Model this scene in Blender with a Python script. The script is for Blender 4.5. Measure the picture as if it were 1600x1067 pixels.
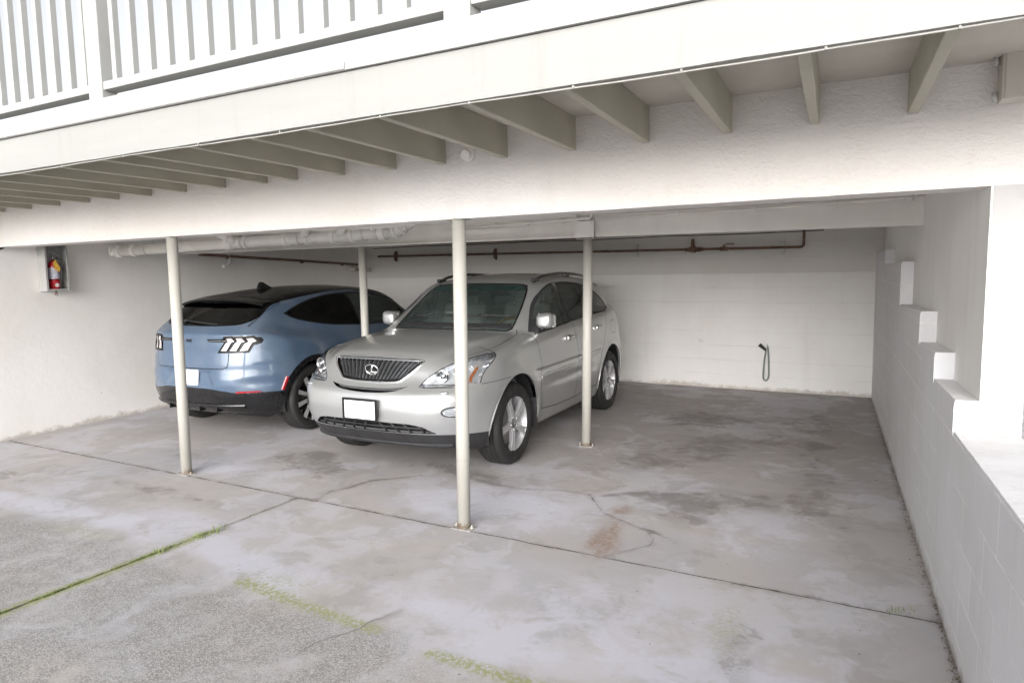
import bpy, bmesh, math, random
import numpy as np
from mathutils import Vector, Matrix

for _o in list(bpy.data.objects):
    bpy.data.objects.remove(_o, do_unlink=True)
SC = bpy.context.scene
COL = SC.collection

# ------------------------------------------------------------------ camera
CAM_H = 1.6939
YAW, PITCH, ROLL, FPX = 0.4452, 0.1025, -0.017, 1062.0
cd = bpy.data.cameras.new('camera')
cd.sensor_width = 36.0
cd.lens = 36.0 * FPX / 1600.0
cd.clip_start = 0.05
cd.clip_end = 2000
cam = bpy.data.objects.new('camera', cd)
COL.objects.link(cam)
_f = Vector((-math.sin(YAW) * math.cos(PITCH), math.cos(YAW) * math.cos(PITCH), -math.sin(PITCH)))
_r = Vector((math.cos(YAW), math.sin(YAW), 0))
_u = _r.cross(_f)
_r2 = _r * math.cos(ROLL) + _u * math.sin(ROLL)
_u2 = -_r * math.sin(ROLL) + _u * math.cos(ROLL)
cam.matrix_world = Matrix(((_r2.x, _u2.x, -_f.x, 0), (_r2.y, _u2.y, -_f.y, 0), (_r2.z, _u2.z, -_f.z, CAM_H), (0, 0, 0, 1)))
SC.camera = cam

# ------------------------------------------------------------------ world and sun
SUN_EL, SUN_AZ = math.radians(16), math.radians(168)      # azimuth measured from +Y clockwise (sun behind the camera)
w = bpy.data.worlds.new('World')
SC.world = w
w.use_nodes = True
wn = w.node_tree
wn.nodes.clear()
_sky = wn.nodes.new('ShaderNodeTexSky')
_sky.sky_type = 'NISHITA'
_sky.sun_disc = False
_sky.sun_elevation = SUN_EL
_sky.sun_rotation = SUN_AZ
_sky.air_density = 1.0
_sky.dust_density = 3.0
_sky.ozone_density = 1.0
_hs = wn.nodes.new('ShaderNodeHueSaturation')
_hs.inputs['Saturation'].default_value = 0.15
_bg = wn.nodes.new('ShaderNodeBackground')
_bg.inputs['Strength'].default_value = 0.115
_wo = wn.nodes.new('ShaderNodeOutputWorld')
wn.links.new(_sky.outputs[0], _hs.inputs['Color'])
_tm = wn.nodes.new('ShaderNodeMix'); _tm.data_type = 'RGBA'; _tm.blend_type = 'MULTIPLY'
_tm.inputs[0].default_value = 1.0
_tm.inputs[7].default_value = (0.98, 0.98, 1.0, 1)
wn.links.new(_hs.outputs[0], _tm.inputs[6])
wn.links.new(_tm.outputs[2], _bg.inputs['Color'])
wn.links.new(_bg.outputs[0], _wo.inputs['Surface'])
sd = bpy.data.lights.new('sun', 'SUN')
sd.energy = 1.5
sd.angle = math.radians(65)
sd.color = (1.0, 0.985, 0.975)
sun = bpy.data.objects.new('sun', sd)
COL.objects.link(sun)
_sd = Vector((math.sin(SUN_AZ) * math.cos(SUN_EL), math.cos(SUN_AZ) * math.cos(SUN_EL), math.sin(SUN_EL)))
sun.rotation_euler = _sd.to_track_quat('Z', 'Y').to_euler()
sun.location = (0, 0, 12)

SC.view_settings.view_transform = 'Standard'
SC.view_settings.look = 'None'
SC.view_settings.exposure = 1.36
SC.view_settings.gamma = 1.0
SC.render.engine = 'CYCLES'
SC.cycles.max_bounces = 10
SC.cycles.diffuse_bounces = 6
SC.cycles.glossy_bounces = 5
SC.cycles.transparent_max_bounces = 16
SC.cycles.transmission_bounces = 6
SC.cycles.use_denoising = True

RNG = random.Random(7)
NP = np.random.RandomState(7)
PI = math.pi

# ------------------------------------------------------------------ material helper
class NT:
    def __init__(s, name):
        s.m = bpy.data.materials.new(name)
        s.m.use_nodes = True
        s.t = s.m.node_tree
        s.t.nodes.clear()
        s.out = s.t.nodes.new('ShaderNodeOutputMaterial')
    def n(s, typ, **kw):
        nd = s.t.nodes.new(typ)
        for k, v in kw.items():
            setattr(nd, k, v)
        return nd
    def put(s, sock, v):
        if v is None:
            return
        if isinstance(v, bpy.types.NodeSocket):
            s.t.links.new(v, sock)
        else:
            if hasattr(sock.default_value, '__len__') and not hasattr(v, '__len__'):
                v = (v,) * len(sock.default_value)
            if hasattr(sock.default_value, '__len__') and len(sock.default_value) == 4 and len(v) == 3:
                v = tuple(v) + (1,)
            sock.default_value = v
    def geo(s):
        return s.n('ShaderNodeNewGeometry').outputs['Position']
    def obj(s):
        return s.n('ShaderNodeTexCoord').outputs['Object']
    def math(s, op, a, b=None, c=None, clamp=False):
        nd = s.n('ShaderNodeMath', operation=op, use_clamp=clamp)
        s.put(nd.inputs[0], a); s.put(nd.inputs[1], b)
        if c is not None: s.put(nd.inputs[2], c)
        return nd.outputs[0]
    def noise(s, vec, scale, detail=4, rough=0.55, dist=0.0, out='Fac'):
        nd = s.n('ShaderNodeTexNoise')
        s.put(nd.inputs['Vector'], vec); s.put(nd.inputs['Scale'], scale)
        nd.inputs['Detail'].default_value = detail
        nd.inputs['Roughness'].default_value = rough
        nd.inputs['Distortion'].default_value = dist
        return nd.outputs[out]
    def voro(s, vec, scale, feature='F1', out='Distance', rnd=1.0):
        nd = s.n('ShaderNodeTexVoronoi', feature=feature)
        s.put(nd.inputs['Vector'], vec); s.put(nd.inputs['Scale'], scale)
        nd.inputs['Randomness'].default_value = rnd
        return nd.outputs[out]
    def mapping(s, vec, scale=(1, 1, 1), loc=(0, 0, 0), rot=(0, 0, 0)):
        nd = s.n('ShaderNodeMapping')
        s.put(nd.inputs['Vector'], vec)
        nd.inputs['Scale'].default_value = scale
        nd.inputs['Location'].default_value = loc
        nd.inputs['Rotation'].default_value = rot
        return nd.outputs[0]
    def ramp(s, f, a, b, lo=0.0, hi=1.0):
        nd = s.n('ShaderNodeMapRange', interpolation_type='SMOOTHSTEP')
        s.put(nd.inputs[0], f)
        nd.inputs[1].default_value = a; nd.inputs[2].default_value = b
        nd.inputs[3].default_value = lo; nd.inputs[4].default_value = hi
        return nd.outputs[0]
    def mix(s, f, a, b, mode='MIX'):
        nd = s.n('ShaderNodeMix', data_type='RGBA', blend_type=mode)
        s.put(nd.inputs[0], f); s.put(nd.inputs[6], a); s.put(nd.inputs[7], b)
        return nd.outputs[2]
    def attr(s, name):
        nd = s.n('ShaderNodeAttribute', attribute_name=name)
        return nd.outputs['Fac']
    def bump(s, h, strength=0.3, dist=0.01, normal=None):
        nd = s.n('ShaderNodeBump')
        s.put(nd.inputs['Height'], h)
        nd.inputs['Strength'].default_value = strength
        nd.inputs['Distance'].default_value = dist
        if normal is not None: s.put(nd.inputs['Normal'], normal)
        return nd.outputs[0]
    def bsdf(s, base, rough=0.5, metal=0.0, coat=0.0, coat_rough=0.03, normal=None, ior=1.5, trans=0.0, spec=None, alpha=None):
        nd = s.n('ShaderNodeBsdfPrincipled')
        s.put(nd.inputs['Base Color'], base); s.put(nd.inputs['Roughness'], rough)
        s.put(nd.inputs['Metallic'], metal); s.put(nd.inputs['Coat Weight'], coat)
        nd.inputs['Coat Roughness'].default_value = coat_rough
        nd.inputs['IOR'].default_value = ior
        s.put(nd.inputs['Transmission Weight'], trans)
        if spec is not None: s.put(nd.inputs['Specular IOR Level'], spec)
        if normal is not None: s.put(nd.inputs['Normal'], normal)
        s.t.links.new(nd.outputs[0], s.out.inputs['Surface'])
        return s.m

def simple(name, col, rough=0.5, metal=0.0, coat=0.0, var=0.08, scale=6.0, bump=0.0, bscale=60.0):
    t = NT(name)
    v = t.obj()
    f = t.noise(v, scale, 4)
    c = t.mix(t.ramp(f, 0.3, 0.7), tuple(x * (1 - var) for x in col), tuple(min(1, x * (1 + var)) for x in col))
    r = t.ramp(t.noise(v, scale * 2.3, 3), 0.3, 0.7, max(0.02, rough * 0.85), min(1, rough * 1.15))
    nm = t.bump(t.noise(v, bscale, 3), bump, 0.003) if bump else None
    return t.bsdf(c, r, metal, coat, normal=nm)

def tinted(name, tint, refl_rough=0.0, dens=1.0, dust=0.0, hazec=(0.5, 0.6, 0.56)):
    """car glass as thin sheet: tinted see-through plus fresnel reflection"""
    t = NT(name)
    tr = t.n('ShaderNodeBsdfTransparent'); tr.inputs[0].default_value = tuple(tint) + (1,)
    gl = t.n('ShaderNodeBsdfGlossy'); gl.inputs['Roughness'].default_value = 0.015
    fr = t.n('ShaderNodeFresnel'); fr.inputs[0].default_value = 1.5
    mx = t.n('ShaderNodeMixShader')
    t.t.links.new(fr.outputs[0], mx.inputs[0]); t.t.links.new(tr.outputs[0], mx.inputs[1]); t.t.links.new(gl.outputs[0], mx.inputs[2])
    last = mx.outputs[0]
    if dust > 0:      # pale haze mixed into the glass colour so the pane looks lighter
        df = t.n('ShaderNodeBsdfDiffuse'); df.inputs[0].default_value = tuple(hazec) + (1,)
        m2 = t.n('ShaderNodeMixShader')
        t.put(m2.inputs[0], t.ramp(t.noise(t.obj(), 2.2, 4, 0.55), 0.3, 0.75, dust * 0.6, dust * 1.5))
        t.t.links.new(last, m2.inputs[1]); t.t.links.new(df.outputs[0], m2.inputs[2])
        last = m2.outputs[0]
    t.t.links.new(last, t.out.inputs['Surface'])
    return t.m

def painted_wall(name, base, stain=0.25, blocks=None, rough_bump=0.25, low_dirt=True):
    """blocks: (length, height, axis) draws painted-over block courses in the relief"""
    t = NT(name)
    p = t.geo()
    big = t.noise(p, 0.9, 5, 0.6)
    mid = t.noise(p, 4.5, 5, 0.62, 0.4)
    streak = t.noise(t.mapping(p, (5.0, 5.0, 0.5)), 1.6, 5, 0.6)
    c = t.mix(t.ramp(big, 0.35, 0.7), base, tuple(x * y for x, y in zip(base, (0.93, 0.915, 0.89))))
    c = t.mix(t.math('MULTIPLY', t.ramp(streak, 0.5, 0.8), stain), c, tuple(x * y for x, y in zip(base, (0.72, 0.69, 0.64))))
    c = t.mix(t.math('MULTIPLY', t.ramp(mid, 0.62, 0.8), stain * 0.8), c, tuple(x * y for x, y in zip(base, (0.78, 0.75, 0.70))))
    spk = t.ramp(t.voro(p, 3.2), 0.0, 0.035, 1.0, 0.0)
    c = t.mix(t.math('MULTIPLY', t.math('MULTIPLY', spk, t.ramp(mid, 0.5, 0.6)), 0.7), c, (0.12, 0.1, 0.08))
    if low_dirt:
        z = t.n('ShaderNodeSeparateXYZ'); t.put(z.inputs[0], p)
        zz = t.math('ADD', z.outputs[2], t.math('MULTIPLY', t.math('SUBTRACT', t.noise(p, 7, 5, 0.7), 0.5), 0.22))
        c = t.mix(t.ramp(zz, 0.0, 0.07, 0.62, 0.0), c, (0.36, 0.32, 0.27))
    h = t.math('ADD', t.math('MULTIPLY', t.noise(p, 55, 4, 0.7), 0.5), t.math('MULTIPLY', t.noise(p, 9, 4, 0.6), 1.0))
    if rough_bump > 0.8:
        h = t.math('ADD', h, t.math('MULTIPLY', t.ramp(t.noise(t.mapping(p, (1, 1, 1.8)), 26, 5, 0.7, 0.8), 0.3, 0.7), 0.22))
    nrm = t.bump(h, rough_bump, 0.012)
    if blocks and blocks[0] > 5:
        sp = t.n('ShaderNodeSeparateXYZ'); t.put(sp.inputs[0], p)
        zz = t.math('ADD', sp.outputs[2], t.math('MULTIPLY', t.math('SUBTRACT', t.noise(p, 5, 4, 0.7), 0.5), 0.02))
        fr = t.math('FRACT', t.math('DIVIDE', zz, blocks[1]))
        d = t.math('ABSOLUTE', t.math('SUBTRACT', fr, 0.5))
        ln = t.ramp(d, 0.475, 0.497)
        vis = t.ramp(t.noise(t.mapping(p, (0.8, 0.8, 3.0)), 1.1, 4, 0.65), 0.42, 0.66)
        lv = t.math('MULTIPLY', ln, vis)
        c = t.mix(t.math('MULTIPLY', lv, 0.45), c, (0.40, 0.38, 0.35))
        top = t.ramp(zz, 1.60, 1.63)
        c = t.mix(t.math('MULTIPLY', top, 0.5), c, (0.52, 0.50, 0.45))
        scuff = t.math('MULTIPLY', t.ramp(t.noise(t.mapping(p, (1.0, 1, 5.0)), 2.2, 6, 0.75, 0.5), 0.64, 0.72), t.ramp(t.noise(p, .7, 2), .45, .6))
        c = t.mix(t.math('MULTIPLY', scuff, 0.45), c, (0.42, 0.39, 0.34))
        nrm = t.bump(t.math('MULTIPLY', ln, -1.0), 0.35, 0.01, nrm)
        blocks = None
    if blocks:
        br = t.n('ShaderNodeTexBrick')
        L, H, axis, z0 = blocks
        sp = t.n('ShaderNodeSeparateXYZ'); t.put(sp.inputs[0], p)
        cb = t.n('ShaderNodeCombineXYZ')
        t.t.links.new(sp.outputs[axis], cb.inputs[0])
        t.put(cb.inputs[1], t.math('ADD', sp.outputs[2], z0))
        wob = t.noise(p, 6, 3)
        vv = t.n('ShaderNodeVectorMath', operation='ADD')
        t.put(vv.inputs[0], cb.outputs[0])
        wv = t.n('ShaderNodeCombineXYZ')
        t.put(wv.inputs[1], t.math('MULTIPLY', t.math('SUBTRACT', wob, 0.5), 0.012))
        t.put(vv.inputs[1], wv.outputs[0])
        t.put(br.inputs['Vector'], vv.outputs[0])
        br.inputs['Scale'].default_value = 1.0
        br.inputs['Brick Width'].default_value = L
        br.inputs['Row Height'].default_value = H
        br.inputs['Mortar Size'].default_value = 0.006
        br.inputs['Mortar Smooth'].default_value = 0.3
        br.inputs['Color1'].default_value = (0.83, 0.83, 0.84, 1)
        br.inputs['Color2'].default_value = (0.78, 0.78, 0.79, 1)
        br.inputs['Mortar'].default_value = (1, 1, 1, 1)
        vis = t.ramp(t.noise(p, 1.7, 4, 0.6), 0.38, 0.62)
        c = t.mix(1.0, c, t.mix(vis, (0.81, 0.81, 0.82), br.outputs['Color']), 'MULTIPLY')
        nrm = t.bump(t.math('MULTIPLY', t.math('MULTIPLY', br.outputs['Fac'], vis), -1.0), 0.6, 0.012, nrm)
    return t.bsdf(c, 0.62, normal=nrm, spec=0.35)

M = {}
CREAM = (0.76, 0.745, 0.70)
M['beam_paint'] = painted_wall('stucco_beam_paint', (0.80, 0.775, 0.745), 0.18, rough_bump=0.85, low_dirt=False)
M['left_wall'] = painted_wall('left_wall_paint', (0.84, 0.825, 0.80), 0.12, rough_bump=0.18)
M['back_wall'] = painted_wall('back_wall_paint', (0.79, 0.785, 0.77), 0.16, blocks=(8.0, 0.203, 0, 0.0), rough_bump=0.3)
M['block_wall'] = painted_wall('block_wall_paint', (0.88, 0.88, 0.89), 0.3, blocks=(0.41, 0.203, 1, 0.10), rough_bump=0.4)
M['upper_wall'] = painted_wall('upper_wall_paint', (0.85, 0.84, 0.82), 0.30, rough_bump=0.3)
M['column'] = painted_wall('column_paint', (0.48, 0.475, 0.47), 0.08, rough_bump=0.35, low_dirt=False)
M['ceiling'] = simple('ceiling_boards', (0.86, 0.84, 0.79), 0.8, var=0.1, scale=2)
def board_paint(name, col, streak=0.10):
    t = NT(name); p = t.geo()
    a = t.noise(t.mapping(p, (0.5, 2, 5)), 1.1, 5, 0.6)
    b_ = t.noise(t.mapping(p, (7, 7, 0.7)), 1.5, 5, 0.65)
    c = t.mix(t.ramp(a, 0.3, 0.7), col, tuple(x * 0.93 for x in col))
    c = t.mix(t.ramp(b_, 0.52, 0.75, 0.0, streak * 4), c, tuple(x * y for x, y in zip(col, (0.80, 0.79, 0.74))))
    sp = t.math('MULTIPLY', t.ramp(t.voro(p, 5.0), 0.0, 0.03, 1.0, 0.0), t.ramp(t.noise(p, 2.0, 3), 0.5, 0.6))
    c = t.mix(t.math('MULTIPLY', sp, 0.6), c, (0.2, 0.17, 0.13))
    h = t.math('ADD', t.noise(t.mapping(p, (1.5, 8, 30)), 2.0, 4, 0.6), t.math('MULTIPLY', t.noise(p, 30, 3), 0.4))
    return t.bsdf(c, 0.5, normal=t.bump(h, 0.22, 0.006), spec=0.35)
M['fascia'] = board_paint('fascia_paint', (0.325, 0.325, 0.306))
M['trim'] = board_paint('railing_paint', (0.39, 0.39, 0.375), 0.08)
M['joist'] = simple('joist_paint', (0.40, 0.385, 0.31), 0.6, var=0.09, scale=2.4, bump=0.2, bscale=20)
M['soffit'] = simple('soffit_paint', (0.50, 0.475, 0.42), 0.7, var=0.12, scale=1.5, bump=0.2, bscale=20)
def post_paint():
    t = NT('post_paint'); p = t.geo()
    c = t.mix(t.ramp(t.noise(p, 3, 4), 0.3, 0.7), (0.43, 0.42, 0.375), (0.46, 0.45, 0.41))
    sp = t.n('ShaderNodeSeparateXYZ'); t.put(sp.inputs[0], p)
    n1 = t.noise(p, 24, 5, 0.7)
    foot = t.math('ADD', sp.outputs[2], t.math('MULTIPLY', t.math('SUBTRACT', n1, 0.5), 0.25))
    c = t.mix(t.ramp(foot, 0.0, 0.055, 0.8, 0.0), c, (0.20, 0.13, 0.08))
    chips = t.math('MULTIPLY', t.ramp(t.noise(t.mapping(p, (1, 1, .6)), 38, 4, 0.6), 0.69, 0.71), t.ramp(t.noise(p, 4, 3), 0.5, 0.62))
    c = t.mix(t.math('MULTIPLY', chips, 0.75), c, (0.22, 0.16, 0.11))
    sc = t.math('MULTIPLY', t.ramp(t.noise(t.mapping(p, (2, 2, 14)), 2.5, 5, 0.7), 0.6, 0.7), t.ramp(t.math('ABSOLUTE', t.math('SUBTRACT', sp.outputs[2], 0.55)), 0.1, 0.3, 0.5, 0.0))
    c = t.mix(sc, c, (0.30, 0.28, 0.25))
    return t.bsdf(c, 0.42, normal=t.bump(t.math('ADD', t.noise(p, 14, 3), t.math('MULTIPLY', chips, -0.3)), 0.2, 0.003), spec=0.4)
M['post'] = post_paint()
M['pipe_paint'] = simple('painted_pipe', (0.78, 0.76, 0.71), 0.45, var=0.07, scale=5, bump=0.1)
M['inner_beam'] = simple('inner_beam_paint', (0.78, 0.76, 0.71), 0.5, var=0.07, scale=2.2, bump=0.15, bscale=18)
M['iron'] = simple('brown_iron', (0.15, 0.088, 0.058), 0.65, var=0.3, scale=9)
M['cable_grey'] = simple('painted_cable', (0.33, 0.325, 0.30), 0.6)
M['dark_wire'] = simple('dark_wire', (0.03, 0.028, 0.025), 0.6)
M['steel'] = simple('galvanised_steel', (0.55, 0.55, 0.54), 0.45, metal=0.4, var=0.15, scale=20)
M['rubber'] = simple('tyre_rubber', (0.017, 0.0165, 0.016), 0.7, var=0.25, scale=5, bump=0.25, bscale=90)
M['worn_plate'] = simple('worn_base_plate', (0.30, 0.285, 0.265), 0.8, var=0.25, scale=22)
M['black_plastic'] = simple('black_plastic', (0.022, 0.022, 0.024), 0.55, var=0.2, scale=8)
M['dark_void'] = simple('underbody_black', (0.008, 0.008, 0.008), 0.9)
M['gloss_black'] = simple('gloss_black', (0.005, 0.005, 0.0055), 0.14, coat=0.35, var=0.1)
M['chrome'] = simple('chrome', (0.80, 0.80, 0.80), 0.09, metal=1.0, var=0.03)
M['roof_black'] = simple('roof_black', (0.003, 0.003, 0.0033), 0.22, var=0.1)
M['roof_black'].node_tree.nodes['Principled BSDF'].inputs['Specular IOR Level'].default_value = 0.22
M['grey_chrome'] = simple('smoked_chrome', (0.36, 0.37, 0.38), 0.2, metal=0.9, var=0.05)
M['alloy'] = simple('silver_alloy', (0.52, 0.52, 0.53), 0.38, metal=0.55, coat=0.3, var=0.05)
M['machined'] = simple('machined_alloy', (0.72, 0.72, 0.73), 0.35, metal=0.6, var=0.05)
M['brake'] = simple('brake_disc', (0.30, 0.29, 0.28), 0.45, metal=0.7, var=0.2)
M['plate_white'] = simple('blank_white_plate', (0.86, 0.86, 0.88), 0.4, var=0.01)
M['red_lens'] = simple('red_lens', (0.36, 0.01, 0.018), 0.12, coat=1.0, var=0.2, scale=30)
M['amber'] = simple('amber_lens', (0.45, 0.13, 0.03), 0.15, coat=1.0, var=0.2, scale=30)
M['lamp_white'] = simple('pale_lamp_bar', (0.46, 0.43, 0.43), 0.12, coat=1.0, var=0.08, scale=30)
M['bucket'] = simple('lamp_bucket', (0.82, 0.83, 0.85), 0.22, metal=0.6, var=0.1, scale=25, bump=0.35, bscale=26)
M['dark_bucket'] = simple('dark_lamp_bucket', (0.02, 0.02, 0.022), 0.2, coat=0.6)
M['lens_clear'] = tinted('clear_lens', (0.93, 0.95, 0.96))
M['windshield'] = tinted('windshield_glass', (0.93, 0.99, 0.96), dust=0.07, hazec=(0.42, 0.56, 0.52))
M['shade_band'] = tinted('windshield_shade_band', (0.13, 0.30, 0.26), dust=0.08, hazec=(0.2, 0.42, 0.38))
M['side_glass'] = tinted('side_glass', (0.80, 0.85, 0.82), dust=0.06)
M['privacy_glass'] = tinted('privacy_glass', (0.14, 0.15, 0.145), dust=0.06)
M['black_glass'] = tinted('blackened_glass', (0.035, 0.04, 0.04))
M['leather'] = simple('pale_leather', (0.90, 0.93, 0.92), 0.5, var=0.05)
M['cabin_dark'] = simple('dark_cabin_trim', (0.10, 0.105, 0.105), 0.7)
M['cabin_mid'] = simple('grey_cabin_trim', (0.20, 0.20, 0.19), 0.7)
M['wood'] = simple('wood_wheel', (0.42, 0.21, 0.05), 0.2, coat=1.0, var=0.2, scale=20)

def car_paint(name, base, metal, rough, coat=1.0):
    t = NT(name)
    p = t.obj()
    dust = t.ramp(t.noise(p, 3.0, 3, 0.5), 0.4, 0.75, 0.0, 0.12)
    c = t.mix(dust, base, (0.42, 0.40, 0.37))
    return t.bsdf(c, t.ramp(t.noise(p, 5, 4), 0.3, 0.7, rough * 0.9, rough * 1.12), metal, coat, 0.05)
M['silver'] = car_paint('silver_car_paint', (0.50, 0.51, 0.51), 0.70, 0.33, 0.7)
M['blue'] = car_paint('slate_blue_car_paint', (0.070, 0.112, 0.175), 0.12, 0.33, 0.7)

# ------------------------------------------------------------------ mesh helpers
def tag(o, label=None, cat=None, group=None, kind=None):
    if label: o['label'] = label
    if cat: o['category'] = cat
    if group: o['group'] = group
    if kind: o['kind'] = kind
    return o

def empty(name, loc=(0, 0, 0), rz=0.0, label=None, cat=None, group=None):
    o = bpy.data.objects.new(name, None)
    o.empty_display_size = 0.2
    COL.objects.link(o)
    o.location = loc
    o.rotation_euler = (0, 0, rz)
    return tag(o, label, cat, group)

def link(name, me, mat, parent=None):
    o = bpy.data.objects.new(name, me)
    COL.objects.link(o)
    if mat is not None and not me.materials:
        for m_ in (mat if isinstance(mat, (list, tuple)) else [mat]):
            me.materials.append(m_)
    if parent is not None: o.parent = parent
    return o

def from_arrays(name, V, Fc, mat, parent=None, normals=None, smooth=True):
    me = bpy.data.meshes.new(name)
    V = np.asarray(V, float)
    Fc = Fc.tolist() if isinstance(Fc, np.ndarray) else [tuple(int(i) for i in f) for f in Fc]
    me.from_pydata(V.tolist(), [], Fc)
    me.update()
    if smooth:
        me.polygons.foreach_set('use_smooth', [True] * len(me.polygons))
    if normals is not None:
        me.normals_split_custom_set_from_vertices(np.asarray(normals, float).tolist())
    return link(name, me, mat, parent)

class B:
    """collects shapes into one mesh"""
    def __init__(s): s.bm = bmesh.new()
    def _mi(s, fs, mi):
        for f in fs: f.material_index = mi
    def box(s, c, size, rot=None, bevel=0.0, mi=0, seg=2):
        r = bmesh.ops.create_cube(s.bm, size=1.0)
        vs = r['verts']
        mtx = Matrix.Translation(Vector(c)) @ (rot.to_4x4() if rot is not None else Matrix.Identity(4)) @ Matrix.Diagonal((*size, 1))
        bmesh.ops.transform(s.bm, matrix=mtx, verts=vs)
        fs = set(f for v in vs for f in v.link_faces)
        if bevel > 0:
            es = list(set(e for v in vs for e in v.link_edges))
            r2 = bmesh.ops.bevel(s.bm, geom=es, offset=bevel, segments=seg, affect='EDGES', profile=0.5)
            fs = set(r2['faces']) | set(f for f in fs if f.is_valid)
        s._mi([f for f in fs if f.is_valid], mi)
        return s
    def prism(s, pts, zdir, mi=0, origin=None):
        """polygon pts (3D list) extruded along vector zdir"""
        z = Vector(zdir)
        a = [s.bm.verts.new(Vector(p)) for p in pts]
        b = [s.bm.verts.new(Vector(p) + z) for p in pts]
        n = len(pts)
        fs = [s.bm.faces.new(a[::-1]), s.bm.faces.new(b)]
        for i in range(n):
            j = (i + 1) % n
            fs.append(s.bm.faces.new((a[i], a[j], b[j], b[i])))
        s._mi(fs, mi)
        return s
    def cyl(s, p0, p1, r0, r1=None, seg=24, caps=True, mi=0):
        r1 = r0 if r1 is None else r1
        p0, p1 = Vector(p0), Vector(p1)
        d = (p1 - p0)
        q = d.to_track_quat('Z', 'Y').to_matrix()
        ra, rb = [], []
        for i in range(seg):
            a = 2 * PI * i / seg
            v = q @ Vector((math.cos(a), math.sin(a), 0))
            ra.append(s.bm.verts.new(p0 + v * r0)); rb.append(s.bm.verts.new(p1 + v * r1))
        fs = []
        for i in range(seg):
            j = (i + 1) % seg
            f = s.bm.faces.new((ra[i], ra[j], rb[j], rb[i])); f.smooth = True; fs.append(f)
        if caps:
            fs.append(s.bm.faces.new(ra[::-1])); fs.append(s.bm.faces.new(rb))
        s._mi(fs, mi)
        return s
    def tube(s, pts, r, seg=12, closed=False, mi=0, caps=True):
        pts = [Vector(p) for p in pts]
        n = len(pts)
        rr = r if hasattr(r, '__len__') else [r] * n
        rings = []
        up = None
        for i in range(n):
            if closed:
                t = pts[(i + 1) % n] - pts[i - 1]
            else:
                t = pts[min(i + 1, n - 1)] - pts[max(i - 1, 0)]
            if t.length < 1e-9: t = Vector((0, 0, 1))
            t.normalize()
            if up is None:
                up = Vector((0, 0, 1)) if abs(t.z) < 0.9 else Vector((1, 0, 0))
            x = up - t * up.dot(t)
            if x.length < 1e-6: x = t.orthogonal()
            x.normalize(); up = x
            y = t.cross(x)
            rings.append([s.bm.verts.new(pts[i] + (x * math.cos(2 * PI * k / seg) + y * math.sin(2 * PI * k / seg)) * rr[i]) for k in range(seg)])
        fs = []
        m = n if closed else n - 1
        for i in range(m):
            a, b = rings[i], rings[(i + 1) % n]
            for k in range(seg):
                l = (k + 1) % seg
                f = s.bm.faces.new((a[k], a[l], b[l], b[k])); f.smooth = True; fs.append(f)
        if caps and not closed:
            fs.append(s.bm.faces.new(rings[0][::-1])); fs.append(s.bm.faces.new(rings[-1]))
        s._mi(fs, mi)
        return s
    def lathe(s, prof, axis_p, axis_d, seg=48, mi=0, close=False, smooth=True):
        """prof: list of (radius, offset along axis)"""
        q = Vector(axis_d).to_track_quat('Z', 'Y').to_matrix()
        o = Vector(axis_p)
        rings = []
        for r, h in prof:
            rings.append([s.bm.verts.new(o + q @ Vector((r * math.cos(2 * PI * k / seg), r * math.sin(2 * PI * k / seg), h))) for k in range(seg)])
        fs = []
        cnt = len(prof) if close else len(prof) - 1
        for i in range(cnt):
            a, b = rings[i], rings[(i + 1) % len(prof)]
            for k in range(seg):
                l = (k + 1) % seg
                f = s.bm.faces.new((a[k], a[l], b[l], b[k])); f.smooth = smooth; fs.append(f)
        s._mi(fs, mi)
        return s
    def quad(s, pts, mi=0):
        f = s.bm.faces.new([s.bm.verts.new(Vector(p)) for p in pts]); f.material_index = mi
        return s
    def sphere(s, c, r, sc=(1, 1, 1), seg=20, mi=0, rot=None):
        rr = bmesh.ops.create_uvsphere(s.bm, u_segments=seg, v_segments=seg // 2, radius=r)
        m = Matrix.Translation(Vector(c)) @ (rot.to_4x4() if rot is not None else Matrix.Identity(4)) @ Matrix.Diagonal((*sc, 1))
        bmesh.ops.transform(s.bm, matrix=m, verts=rr['verts'])
        for f in set(f for v in rr['verts'] for f in v.link_faces):
            f.smooth = True; f.material_index = mi
        return s
    def build(s, name, mat, parent=None, recalc=True, weld=False, autosmooth=None):
        if weld: bmesh.ops.remove_doubles(s.bm, verts=s.bm.verts, dist=1e-5)
        if recalc: bmesh.ops.recalc_face_normals(s.bm, faces=s.bm.faces)
        me = bpy.data.meshes.new(name)
        s.bm.to_mesh(me); s.bm.free()
        if autosmooth is not None:
            me.polygons.foreach_set('use_smooth', [True] * len(me.polygons))
            me.set_sharp_from_angle(angle=math.radians(autosmooth))
        return link(name, me, mat, parent)

def copy_tree(o, parent=None):
    c = o.copy(); COL.objects.link(c)
    if parent is not None: c.parent = parent
    for ch in [x for x in bpy.data.objects if x.parent == o]:
        copy_tree(ch, c)
    return c
# ================================================================== THE PLACE
def front_y(x, c=3.662): return c - 0.053 * x          # front plane of the garage (posts, big beam)
def fascia_y(x): return 2.3995 - 0.045 * x
def back_y(x): return 9.76 - 0.066 * (x - 0.446)
XL = -7.90
def right_x(y): return 0.503 - 0.0088 * (y - 3.6)
def fpoint(x, z, dy=0.0): return (x, front_y(x) + dy, z)

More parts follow.
